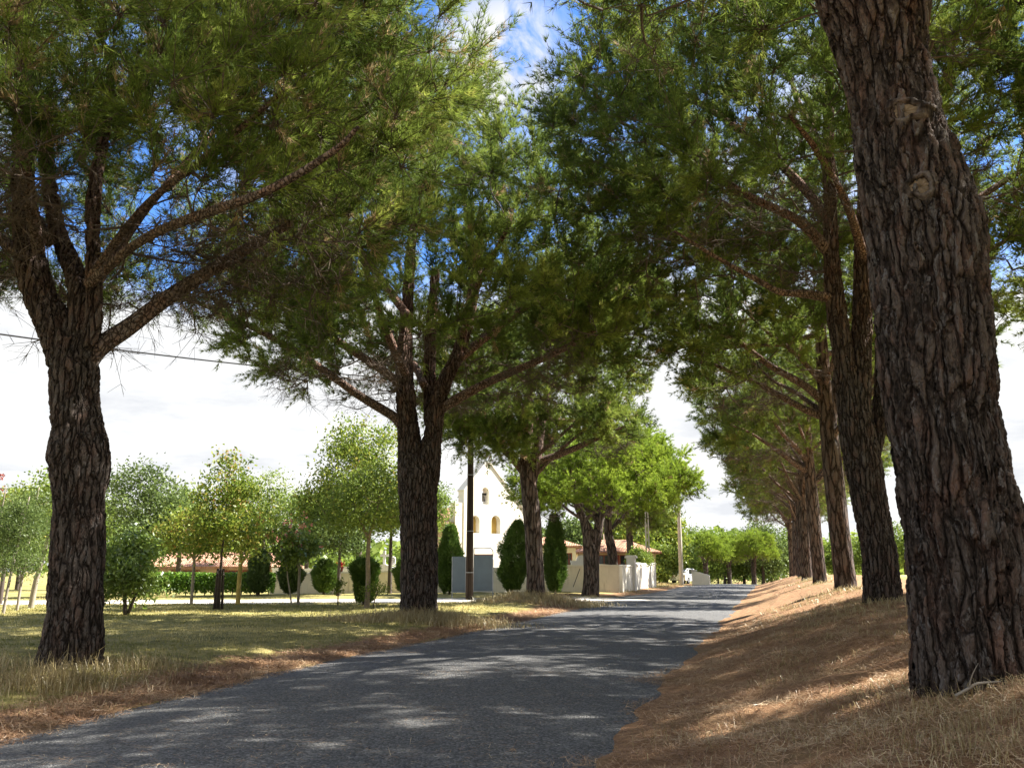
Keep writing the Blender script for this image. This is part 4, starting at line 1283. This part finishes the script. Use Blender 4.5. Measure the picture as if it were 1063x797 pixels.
def house(label, b, ang, w_, d_, hw, rise, wall_m, openings, name='house', over=.45, hip=1.0, shut=True):
    """front wall along local x from 0..w, facing -y; openings: (x, width, z0, height)"""
    t = thing(name, label, 'house', b, ang)
    outer_ = [(0, -.4), (w_, -.4), (w_, hw), (0, hw)]
    holes = [[(x, z0), (x+ww, z0), (x+ww, z0+hh), (x, z0+hh)] for x, ww, z0, hh in openings]
    m = prism(outer_, holes, .3, ident)
    m.box((0, .303, -.4), (.3, d_, hw)).box((w_-.3, .303, -.4), (w_, d_, hw)).box((.303, d_-.3, -.4), (w_-.303, d_, hw))
    m.build('wall', wall_m, t)
    for x, ww, z0, hh in openings:
        f_ = MB()
        for lo, hi in (((x, .1, z0), (x+.07, .18, z0+hh)), ((x+ww-.07, .1, z0), (x+ww, .18, z0+hh)), ((x+.072, .1, z0), (x+ww-.072, .18, z0+.07)), ((x+.072, .1, z0+hh-.07), (x+ww-.072, .18, z0+hh)), ((x+ww/2-.03, .1, z0+.072), (x+ww/2+.03, .18, z0+hh-.072))):
            f_.box(lo, hi)
        fo = f_.build('window', M_SHUT, t)
        MB().box((x+.072, .13, z0+.072), (x+ww-.072, .15, z0+hh-.072)).build('pane', M_GLASS, fo)
        MB().box((x-.08, -.08, z0-.09), (x+ww+.08, .098, z0-.003)).build('sill', M_STONE, fo)
        if shut:
            for sx_ in (x-ww*.5-.03, x+ww+.03):
                MB().box((sx_, -.06, z0+.01), (sx_+ww*.5, -.003, z0+hh)).build('shutter', M_SHUT, fo)
    o = over; k = min(d_/2, w_/2)*hip
    zb0 = hw+.003
    V = [(-o, -o, zb0), (w_+o, -o, zb0), (w_+o, d_+o, zb0), (-o, d_+o, zb0), (-o, -o, zb0+.14), (w_+o, -o, zb0+.14), (w_+o, d_+o, zb0+.14), (-o, d_+o, zb0+.14),
         (k, d_/2, zb0+rise), (w_-k, d_/2, zb0+rise)]
    m = MB().add(V, [[3, 2, 1, 0], [0, 1, 5, 4], [1, 2, 6, 5], [2, 3, 7, 6], [3, 0, 4, 7], [4, 5, 9, 8], [6, 7, 8, 9]], [[5, 6, 9], [7, 4, 8]])
    rf = m.build('roof', M_TILE, t)
    return t, rf


D = 72.0
pl_ = at(600, 592, D); pr_ = at(681, 592, D)
b = np.array([pl_[0], pl_[1], tz(*pl_[:2])])
eh = at(600, 574.5, D)[2]-b[2]; rh = at(640, 560, D+3)[2]-b[2]-eh
ww_ = (681-600)*D/940
t, rf = house('yellow house with hipped clay tile roof and red shutters', b, YAW, ww_, 6.2, eh, rh, M_YELLOW,
              [(1.65, .9, 1.35, 1.0), (3.35, .9, 1.35, 1.0)], hip=.62)
m = MB(); m.box((ww_*.4, 3.6, eh+rh*.55), (ww_*.4+.5, 4.1, eh+rh+.5)); m.build('chimney', M_WHITE, rf)
D = 64.0
pl_ = at(545, 592, D); b = np.array([pl_[0], pl_[1], tz(*pl_[:2])])
eh = at(590, 568.5, D)[2]-b[2]; rh = .9
house('white cottage gable seen between the columnar conifer and the forked pine', b, YAW, (598-545)*D/940, 5, eh, rh, M_WHITE, [(2.9, .45, 1.5, .9)], hip=.9, shut=False)
D = 60.0
pl_ = at(150, 592, D); b = np.array([pl_[0], pl_[1], tz(*pl_[:2])])
house('low pinkish house with weathered tile roof behind the hedge', b, YAW+R(6), 145*D/940, 5.5, at(200, 590, D)[2]-b[2], at(215, 572, D)[2]-at(200, 590, D)[2], M_PINK, [(2.2, .9, .35, .9), (5.4, .9, .35, .9)], hip=.35)

# tombs and crosses behind the low wall


def tomb(label, px, D_, zb_, w_, h_, kind):
    b = gp(px, D_)
    t = thing('tombstone', label, 'tombstone', b, YAW, 'white tombs behind the cemetery wall')
    H = at(px, zb_, D_)[2]-b[2]
    if kind == 'round': pts = [(-w_/2, -.2), (w_/2, -.2)]+[(w_/2*math.cos(k/12*math.pi), H-w_/2+w_/2*math.sin(k/12*math.pi)) for k in range(13)]
    elif kind == 'gable': pts = [(-w_/2, -.2), (w_/2, -.2), (w_/2, H-.3), (w_*.2, H-.1), (0, H), (-w_*.2, H-.1), (-w_/2, H-.3)]
    else: pts = [(-w_/2, -.2), (w_/2, -.2), (w_/2, H-.12), (w_*.58, H-.1), (w_*.58, H), (-w_*.58, H), (-w_*.58, H-.1), (-w_/2, H-.12)]
    prism(pts, [], h_, ident).build('stone', M_STONE, t)
    MB().box((-w_*.7, -.25, -.2), (w_*.7, h_+.25, .22)).build('plinth', M_CREAM, t)
    return t, H


tomb('tomb with flat moulded top left of the bushy conifer', 361, 53, 588, .95, .5, 'flat')
tomb('narrow white tomb under the flowering tree', 319, 53, 590, .75, .4, 'flat')
t, H = tomb('wide white tomb carrying a stone cross', 398, 53.5, 585, 1.5, .6, 'gable')
m = MB(); m.box((-.07, .2, H-.02), (.07, .36, H+.78)).box((-.26, .21, H+.42), (-.073, .35, H+.56)).box((.073, .21, H+.42), (.26, .35, H+.56))
cr_ = m.build('cross', M_STONE, t)
m = MB()
for k in range(3): tube(m, [(.52+math.cos(a_)*.12, .28, H-.08+.2*k/2+math.sin(a_)*.12+.15) for a_ in np.linspace(0, 6.28, 13)], [.05]*13, 6)
m.build('stone_wreath', M_STONE, t, True)
tomb('white tomb beside the second left pine trunk', 413, 54, 586, .8, .5, 'round')
tomb('small white tomb between the hedge and rounded conifers', 288, 53, 589, .6, .4, 'flat')
tomb('white round topped tomb over the tall wall', 604, 56, 576, .62, .5, 'round')
tomb('little white tomb left of the round topped one', 596, 56, 581.5, .35, .4, 'flat')
# flower pot on the wall
b = gp(353.5, 50.6); b[2] += 1.13
t = thing('flower_pot', 'pot of red flowers standing on the low cemetery wall', 'flower pot', b)
m = MB(); tube(m, [(0, 0, .02), (0, 0, .15), (0, 0, .3)], [.11, .14, .17], 12); m.build('pot', M_SHUT, t, True)
m = MB(); P = np.array([0, 0, .42])+rs.normal(size=(160, 3))*.10; leaves(m, P, unit(rs.normal(size=(160, 3))), .07, rs.random(160), .9); m.build('flowers', M_REDFL, t)

# ------------------------------------------------------------------ notice board
b = gp(490.5, 43.0)
t = thing('notice_board', 'grey two panel notice board on thin metal legs', 'notice board', b, YAW)
kx = 43.0/940
zz_ = lambda py: at(490, py, 43.0)[2]-b[2]
for xa, xb, ya, yb in ((-20.8, -7.5, 614, 577.5), (1.6, 20.6, 613, 576)):
    m = MB().box((xa*kx, -.02, zz_(ya)), (xb*kx, .02, zz_(yb))); pn = m.build('panel', M_PANEL, t)
    m = MB()
    for lo, hi in (((xa*kx-.02, -.035, zz_(ya)-.03), (xb*kx+.02, .035, zz_(ya)-.002)), ((xa*kx-.03, -.035, zz_(ya)), (xa*kx-.002, .035, zz_(yb))), ((xb*kx+.002, -.035, zz_(ya)), (xb*kx+.03, .035, zz_(yb)))):
        m.box(lo, hi)
    m.build('panel_frame', M_STEEL, pn)
MB().box((1.6*kx-.02, -.035, zz_(576)+.002), (20.6*kx+.02, .035, zz_(576)+.045)).build('top_rail', M_SHUT, t)
for x in (-20.9, 21.2):
    m = MB(); tube(m, [(x*kx, 0, -.2), (x*kx, 0, .5), (x*kx, 0, zz_(578))], [.024]*3, 8); m.build('leg', M_STEEL, t, True)
m = MB(); tube(m, [(1.5*kx, 0, zz_(576)), (1.5*kx, 0, zz_(570)), (3*kx, 0, zz_(568.6)), (17*kx, 0, zz_(568.6)), (20*kx, 0, zz_(570)), (21.2*kx, 0, zz_(573)), (21.2*kx, 0, zz_(578))], [.022]*7, 8, 30); m.build('hoop', M_STEEL, t, True)

# ------------------------------------------------------------------ utility poles and cable


def pole(label, b, h, w0, w1, mat, holes, rz, slotted=False):
    t = thing('utility_pole', label, 'utility pole', b, rz, 'poles carrying the overhead line')
    m = MB(); n = holes
    # two flanges joined by webs with open slots between: the ladder look of a concrete pole
    zs = np.linspace(-.5, h, 2*n+2)
    def wz(z): return np.interp(z, [0, h], [w0, w1])
    for sx_ in (-1, 1):
        V = []
        for z in zs:
            ww = wz(z); xa, xb = sorted((sx_*ww*.5, sx_*ww*.23)); dd = ww*.36
            V += [(xa, -dd, z), (xb, -dd, z), (xb, dd, z), (xa, dd, z)]
        Q = [[k*4+e, k*4+(e+1) % 4, k*4+4+(e+1) % 4, k*4+4+e] for k in range(len(zs)-1) for e in range(4)]+[[3, 2, 1, 0], [len(V)-4, len(V)-3, len(V)-2, len(V)-1]]
        m.add(V, Q)
    sh = m.build('shaft', mat, t)
    wl, wh_ = w0*.23-.003, w1*.23-.003
    slots = []
    if slotted:
        for k in range(1, n):
            za = .25+k*h*.8/n; q_ = np.interp(za, [0, h], [wl, wh_])*.8
            slots.append([(-q_, za), (q_, za), (q_, za+h*.3/n), (-q_, za+h*.3/n)])
    prism([(-wl, -.49), (wl, -.49), (wh_, h-.01), (-wh_, h-.01)], slots, w1*.35, lambda x, y, z: (x, y-w1*.175, z)).build('web', mat, t)
    m = MB()
    for z in (.55*h, .3*h, .12*h):
        ww = wz(z); m.box((-ww*.53, -ww*.41, z), (ww*.53, ww*.41, z+.03))
    m.build('strap', M_STEEL, t)
    m = MB(); m.box((-.06, -.22, h-.35), (.06, -.02, h-.27)); m.build('bracket', M_STEEL, t)
    return t


b1 = gp(487.5, 41.0)
h1 = at(487, 392, 41.0)[2]-b1[2]
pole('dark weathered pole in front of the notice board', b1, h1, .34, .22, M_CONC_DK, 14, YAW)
b2 = gp(673, 65); pole('pale concrete pole with ladder holes at the end of the white wall', b2, 8.2, .34, .2, M_CONC, 13, YAW, True)
b3 = gp(707, 76)
t = thing('utility_pole', 'smooth pale grey pole standing by the far white gate wall', 'utility pole', b3, 0, 'poles carrying the overhead line')
m = MB(); tube(m, [(0, 0, -.5), (0, 0, 3), (0, 0, 8.6)], [.20, .175, .12], 14, 14); m.build('shaft', M_CONC, t, True)
m = MB(); tube(m, [(0, 0, 8.58), (0, 0, 8.66), (0, 0, 8.72)], [.13, .12, .04], 12); m.build('cap', M_STEEL, t, True)
b0 = gp(-330, 24.0)
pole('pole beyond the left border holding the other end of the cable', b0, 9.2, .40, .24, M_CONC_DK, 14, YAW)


def cable(label, A, B, sag, r_):
    A = np.array(A); B = np.array(B); u_ = np.linspace(0, 1, 25)[:, None]
    P = A+(B-A)*u_; P[:, 2] -= (4*sag*u_*(1-u_))[:, 0]
    m = MB(); tube(m, P-A, [r_]*25, 6, 25)
    return tag(m.build('cable', M_BLACK, None, True, loc=A), label, 'cable')


cable('black overhead cable sagging from the dark pole to the left', b1+np.array([0, -.1, h1-.3]), b0+np.array([0, 0, 8.9]), .35, .030)
cable('thin overhead cable between the dark and the ladder holed pole', b1+np.array([0, 0, h1-.5]), b2+np.array([0, 0, 7.9]), .5, .018)
cable('thin overhead cable between the two pale poles', b2+np.array([0, 0, 7.9]), b3+np.array([0, 0, 8.4]), .3, .018)

# ------------------------------------------------------------------ far white gate wall and car
D = 82.0
b = gp(724, D)
t = thing('stone_wall', 'short white wall block with sloping top beside the parked car', 'wall', b, YAW-R(18))
k_ = D/940
prism([(-6*k_, -.3), (12*k_, -.3), (12*k_, at(730, 597, D)[2]-b[2]), (1*k_, at(720, 593.5, D)[2]-b[2]), (-6*k_, at(720, 592.5, D)[2]-b[2])], [], .4, ident).build('wall_face', M_WHITE, t)
m = MB(); zc_ = at(720, 592.5, D)[2]-b[2]; m.box((-6*k_-.05, -.05, zc_+.002), (-1*k_, .45, zc_+.1)); m.build('coping', M_STONE, t)


def car(label, b, rz):
    t = thing('parked_car', label, 'car', b, rz)
    side = [(-1.95, .32), (-1.5, .25), (1.45, .25), (1.95, .35), (1.98, .62), (1.85, .80), (1.05, .92), (.45, 1.38), (-.95, 1.42), (-1.75, 1.0), (-1.97, .85)]
    m = MB(); n = len(side)
    for s_ in (1,):
        V = []
        for y_, k__ in ((-.80, 1), (-.72, 0), (.72, 0), (.80, 1)):
            for x, z in side:
                inset = 0.0
                yy = y_
                if z > .9: yy = y_*.84
                V.append((x*(.985 if abs(y_) > .78 else 1.0), yy, z if abs(y_) < .78 else .25+(z-.25)*.96))
        Q = [[r_*n+i_, r_*n+(i_+1) % n, (r_+1)*n+(i_+1) % n, (r_+1)*n+i_] for r_ in range(3) for i_ in range(n)]
        m.add(V, Q)
        tr = tessellate_polygon([[Vector((p[0], p[1], 0)) for p in side]])
        m.add(V[:n], None, [list(q)[::-1] for q in tr]); m.add(V[3*n:], None, [list(q) for q in tr])
    m.build('body', M_CARW, t)
    for sy in (-1, 1):
        y_ = sy*.69
        for xs in ([(-.88, .93), (-.1, .93), (-.1, 1.32), (-.78, 1.32)], [(0, .93), (.86, .93), (.42, 1.30), (0, 1.32)]):
            prism(xs, [], .03, (lambda x, y, z, y_=y_, sy=sy: (x, y_+sy*y, z))).build('side_window', M_GLASS, t)
        for x in (-1.25, 1.2):
            m = MB(); tube(m, [(x, sy*.70, .3), (x, sy*.80, .3), (x, sy*.835, .3)], [.31, .31, .27], 20); wh = m.build('wheel', M_TYRE, t)
            m = MB(); tube(m, [(x, sy*.80, .3), (x, sy*.842, .3)], [.19, .18], 14); m.build('rim', M_STEEL, wh)
    for x, s_ in ((1.9, 1), (-1.94, -1)):
        for sy in (-.55, .55):
            MB().box((x-.03, sy-.14, .60), (x+.075, sy+.14, .74)).build('headlight' if s_ > 0 else 'tail_light', M_GLASS if s_ > 0 else M_SHUT, t)
    prism([(-.60, 0), (.60, 0), (.55, .62), (-.55, .62)], [], .03, lambda x, y, z: (1.08-z*.86+y+.0, x, .95+z*.63)).build('windscreen', M_GLASS, t)
    prism([(-.60, 0), (.60, 0), (.55, .5), (-.55, .5)], [], .03, lambda x, y, z: (-1.80+z*1.25-y, x, 1.03+z*.68)).build('rear_window', M_GLASS, t)
    return t


b = gp(712, 88)
car('small white car parked beside the far white wall', b, YAW+R(55))

# ------------------------------------------------------------------ woods beyond the crest and behind the houses
FW = 'trees of the woods beyond the houses'


def far_tree(label, px, D_, top, halfw, mat, seed=(0, 1), leaf=.3, M_=130, low=.12, group=FW, per=44):
    b = base_at(px, D_)
    H = at(px, top, D_)[2]-b[2]; r_ = halfw*D_/940
    return leafy('woodland_tree', label, 'tree', b, [straight(H*.7, .02*H+.05)],
                 [((0, 0, H*.52), r_, H*.48, H*(.5-low), M_)], leaf, 0, mat, M_DARKBARK, per, r_*.17+.12, group, seed_t=seed, brk=.008)


far_tree('big leaved light green tree directly behind the tiled house', 652, 84, 530, 34, M_LEAF_YEL, (.2, .62), .34)
far_tree('tall plane tree with yellow green leaves above the house roof', 690, 86, 520, 22, M_LEAF_YEL, (.3, .7), .34)
far_tree('dark green tree between the two pale poles', 700, 92, 556, 22, M_LEAF, (.1, .7), .3)
far_tree('rounded bright shrubby tree at the corner of the house', 692, 80, 566, 16, M_LEAF, (.4, 1), .22, 90, .02)
far_tree('dark wood edge tree right of the smooth pole', 726, 118, 546, 26, M_LEAF, (0, .55), .34, 130, .03)
far_tree('tallest dark tree of the wood edge', 752, 128, 548, 24, M_LEAF, (0, .6), .36, 130, .03)
far_tree('tree with bronze tinged top in the wood edge', 772, 132, 549, 20, M_LEAF_YEL, (.0, .5), .36, 120, .03)
far_tree('blue green tree of the wood edge near the right row', 792, 126, 541, 24, M_LEAF_BLUE, (.2, 1), .34, 120, .03)
far_tree('grey green tree hidden behind the right row', 822, 130, 546, 24, M_LEAF, (0, .7), .34, 120, .03)
far_tree('low bright bush filling the gap under the far pines', 745, 135, 574, 30, M_LEAF_GLOSS, (.3, 1), .3, 100, .0)
far_tree('low green bush under the right row far pines', 800, 138, 572, 30, M_LEAF_GLOSS, (.2, .8), .3, 100, .0)
far_tree('low leafy bush beside the far white wall', 684, 78, 588, 10, M_LEAF_YEL, (.2, .6), .18, 40, .0)
far_tree('dark tree behind the church and cottage', 590, 90, 532, 32, M_LEAF_BLUE, (0, .7), .34)
far_tree('blue green tree left of the house behind the forked pine', 625, 95, 540, 26, M_LEAF_BLUE, (.1, .9), .34)
RH = 'trees of the far field edge'
for px, D_, top, hw_, lab in ((905, 120, 552, 24, 'dark tree of the field edge behind the right row trunks'), (940, 115, 545, 26, 'field edge tree seen between two right trunks'), (985, 118, 548, 28, 'field edge tree behind the nearest right trunk'),
                              (1040, 112, 543, 28, 'field edge tree left of the right border'), (1085, 116, 537, 30, 'field edge tree cut by the right border'), (868, 125, 556, 24, 'field edge tree behind the slim leaning pine')):
    far_tree(lab, px, D_, top, hw_, M_LEAF, (.1, .85), .34, 100, .02, RH)
# distant wooded rise closing the view on both sides
m = MB(); n = 46000
a_ = rs.uniform(R(-75), R(75), n); d_ = rs.uniform(150, 230, n)
x_ = np.sin(a_)*d_-d_*.0; y_ = np.cos(a_)*d_
hh_ = (5+4*vnoise(a_*26, d_*.01, 3)+3*vnoise(a_*70, d_*.03, 8))*np.sqrt(np.clip(rs.random(n), .02, 1))
P = np.stack([x_, y_, terrain(x_, y_)+hh_], 1)
leaves(m, P, unit(rs.normal(size=(n, 3))+np.array([0, -.3, .5])), rs.uniform(.8, 1.7, n), np.clip(.2+.5*vnoise(a_*40, d_*.05, 1)+rs.random(n)*.3, 0, 1), .8)
tag(m.build('distant_woods', M_LEAF, None, False, True), 'distant belt of green woods along the horizon', 'woods', None, 'stuff')

# ------------------------------------------------------------------ grass, straw, needle litter


def scatter(n, xlo, xhi, ylo, yhi, dens, pref=0.0):
    """points by rejection against dens(x,y); pref>0 favours ground close to the viewer"""
    out = []
    tot = 0
    while tot < n:
        k = n*2
        y = ylo+(yhi-ylo)*rs.random(k)**(1+pref); x = rs.uniform(xlo, xhi, k)
        ok = rs.random(k) < dens(x, y)
        out.append(np.stack([x[ok], y[ok]], 1)); tot += ok.sum()
    p = np.concatenate(out)[:n]
    return np.stack([p[:, 0], p[:, 1], terrain(p[:, 0], p[:, 1])], 1)


def arcs(mb, P, h, w, lean, tint, up=None):
    """curved blades of two segments"""
    n = len(P); a = rs.random(n)*2*math.pi
    o = np.stack([np.cos(a), np.sin(a), np.zeros(n)], 1); s = np.stack([-np.sin(a), np.cos(a), np.zeros(n)], 1)
    h = np.broadcast_to(h, (n,))[:, None]; w = np.broadcast_to(w, (n,))[:, None]; l = np.broadcast_to(lean, (n,))[:, None]
    z = np.array([[0, 0, 1.0]])
    m1 = P+z*h*.55+o*h*l*.3; tip = P+z*h*(1-.35*l)+o*h*l
    V = np.stack([P-s*w*.5, P+s*w*.5, m1+s*w*.35, m1-s*w*.35, tip], 1).reshape(-1, 3)
    b_ = np.arange(n)[:, None]*5
    mb.add(V, b_+np.array([[0, 1, 2, 3]]), b_+np.array([[3, 2, 4]]), np.repeat(tint, 5))


# brown needle litter: bank, road edges
m = MB()
P = scatter(230000, -2.6, 6, 1.6, 24, lambda x, y: sst(-1.75, -1.0, x+.9*(vnoise(y*.9, x*.6, 4)-.55)+.3*(vnoise(y*4, x*4, 6)-.5))*(.35+.65*(vnoise(x*1.7, y*1.7, 11) > .42)), .9)
on = P[:, 0] < ROAD_R-.1
P[:, 2] = np.where(on, road_z(P[:, 1])+.012, P[:, 2]+rs.random(len(P))*.035)
dirs = unit(rs.normal(size=P.shape)*[1, 1, .28])
blades(m, P-dirs*.05, dirs, rs.uniform(.07, .16, len(P)), .005, np.clip(.15+.55*vnoise(P[:, 0]*2.2, P[:, 1]*2.2, 21)+rs.random(len(P))*.4, 0, 1), np.array([[0, 0, 1.0]])+rs.normal(size=P.shape)*.3)
P = scatter(50000, -9.5, -6.0, 3.5, 34, lambda x, y: sst(-8.3, -7.4, x-(road_left(y)+7.1))*sst(-6.55, -7.0, x-(road_left(y)+7.1)+.2*(vnoise(y*1.3, x, 14)-.5))*(.4+.6*(vnoise(x*2, y*1.2, 12) > .4)), .7)
P[:, 2] += rs.random(len(P))*.03+.01
dirs = unit(rs.normal(size=P.shape)*[1, 1, .3])
blades(m, P-dirs*.06, dirs, rs.uniform(.09, .2, len(P)), .008, np.clip(.1+.5*vnoise(P[:, 0]*2, P[:, 1]*2, 22)+rs.random(len(P))*.4, 0, 1), np.array([[0, 0, 1.0]])+rs.normal(size=P.shape)*.3)
P = scatter(9000, -7, -1.3, 3.2, 30, lambda x, y: np.clip(.10+.9*(vnoise(x*.8, y*.35, 61) > .62), 0, 1), .8)
P[:, 2] = road_z(P[:, 1])+.034+.05*(1-((P[:, 0]+4.2)/2.9)**2)*.9-.015
dirs = unit(rs.normal(size=P.shape)*[1, 1, .04])
blades(m, P-dirs*.05, dirs, rs.uniform(.06, .13, len(P)), .0045, rs.uniform(.3, 1, len(P)), np.array([[0, 0, 1.0]])+rs.normal(size=P.shape)*.1)
tag(m.build('needle_litter', M_LITTER, None, False, True), 'brown fallen pine needles lying along both road edges', 'litter', None, 'stuff')

# meadow grass
m = MB()
P = scatter(190000, -34, -6.9, 3.5, 38, lambda x, y: sst(-.25, -1.6, x-road_left(y))*(.45+.55*vnoise(x*.9, y*.9, 31)), .5)
dist = np.hypot(P[:, 0], P[:, 1])
gr_ = vnoise(P[:, 0]*.45, P[:, 1]*.45, 33)*.6+vnoise(P[:, 0]*2.1, P[:, 1]*2.1, 34)*.4
arcs(m, P, rs.uniform(.025, .065, len(P))*(.8+dist*.008), .006+dist*.00035, rs.uniform(.2, .9, len(P)), np.clip(gr_*.9-.08+rs.random(len(P))*.35, 0, 1))
tag(m.build('meadow_grass', M_GRASS, None, False, True), 'short half dried grass of the meadow on the left', 'grass', None, 'stuff')

# tall dry grass: around left trunks, mounds, bank
m = MB()


def clump(x0, y0, n, r_, h0, h1, t0=.1, t1=1.0, w=.007):
    p = np.array([x0, y0])+rs.normal(size=(n, 2))*r_
    P = np.column_stack([p, terrain(p[:, 0], p[:, 1])-.01])
    arcs(m, P, rs.uniform(h0, h1, n)*rs.uniform(.6, 1, n), w, rs.uniform(.2, 1.5, n), np.clip(rs.uniform(t0, t1, n), 0, 1))


def gpx(px, py):
    """ground point under a picture position (bank or meadow height)"""
    z = 0.1
    for _ in range(6):
        f_ = at(px, py, 1.0); D_ = (CAM_H-z)/(CAM_H-f_[2]); p = at(px, py, D_); z = tz(p[0], p[1])
    return p


for px, py, n, r_, h0, h1 in ((20, 705, 500, .55, .15, .5), (45, 712, 450, .4, .12, .42), (80, 712, 380, .35, .10, .36), (120, 705, 400, .4, .10, .34), (150, 690, 300, .35, .10, .32), (-20, 700, 500, .6, .15, .5), (10, 735, 350, .5, .05, .16), (90, 730, 300, .5, .04, .13), (170, 705, 220, .5, .03, .12)):
    p = gpx(px, py); clump(p[0], p[1], n, r_, h0, h1, 0, .8, .009)
p = np.array(BASES.get('x', gxy(436, 24.0)))
for dx, dy, n, r_, h0, h1 in ((0, -.8, 1600, .6, .15, .5), (.9, -.6, 1300, .6, .15, .48), (1.4, .2, 800, .5, .15, .45), (-.9, -.9, 900, .6, .12, .4), (2.2, -.2, 600, .6, .08, .3), (-1.6, -1.0, 400, .5, .1, .5)):
    clump(p[0]+dx, p[1]+dy, n, r_, h0, h1, .25, 1, .013)
p = np.array(gxy(556, 36.0))
for dx, dy, n, r_ in ((0, -.9, 1300, .7), (1.3, -.8, 1200, .7), (1.9, .1, 600, .6), (-1.2, -.9, 700, .6)):
    clump(p[0]+dx, p[1]+dy, n, r_, .12, .46, .3, 1, .018)
for px, D_ in ((613, 46.3), (640, 54.5), (690, 74), (700, 76), (684, 70)):
    p = np.array(gxy(px, D_)); clump(p[0], p[1]-.6, 500, .8, .08, .3, .3, 1, .022)
# one broken twig at the foot of the near trunk
p = gpx(992, 727); q = gpx(1040, 717); pz = p+np.array([0, 0, .03])
m_ = MB(); mid_ = (q-p)*.5+np.array([0, -.02, .05])
tube(m_, [(0, 0, .0), mid_*.6, mid_, (q-p)+np.array([0, 0, .03])], [.011, .010, .008, .004], 7, 16, True, .1)
tube(m_, [mid_*.6, mid_*.6+np.array([.02, -.05, .09]), mid_*.6+np.array([.06, -.07, .17])], [.006, .004, .002], 6, 8)
tag(m_.build('fallen_twig', M_PALEBARK, None, True, loc=pz), 'pale broken twig lying at the foot of the nearest right trunk', 'twig')
# bank: sparse straw, thicker by the trunk and at the right
P = scatter(17000, -1.2, 5.5, 2.2, 26, lambda x, y: sst(-1.3, .8, x)*np.clip(vnoise(x*1.2, y*1.2, 41)*1.7-.55, .03, 1), .6)
arcs(m, P, rs.uniform(.04, .13, len(P)), .0042+P[:, 1]*.0003, rs.uniform(.6, 2.2, len(P)), np.clip(rs.random(len(P))*.9, 0, 1))
for px, py, n, r_, h1 in ((985, 728, 170, .16, .26), (1040, 738, 240, .22, .28), (960, 745, 150, .2, .2), (900, 770, 110, .25, .22), (1010, 775, 240, .25, .25), (830, 760, 50, .2, .3), (690, 770, 26, .12, .36), (740, 765, 30, .16, .3), (1050, 780, 150, .2, .25)):
    p = gpx(px, py); clump(p[0], p[1], n, r_, .05, h1, 0, .9, .0042)
for yy in (18.9, 27.5, 40.5, 51, 62):
    clump(2.1, yy-.6, 420, .45, .06, .28, .3, 1, .008+yy*.0003); clump(1.4, yy-1.4, 200, .5, .05, .2, .3, 1, .008+yy*.0003)
tag(m.build('dry_grass', M_STRAW, None, False, True), 'tall straw coloured dry grass around trunks and on the needle bank', 'grass', None, 'stuff')
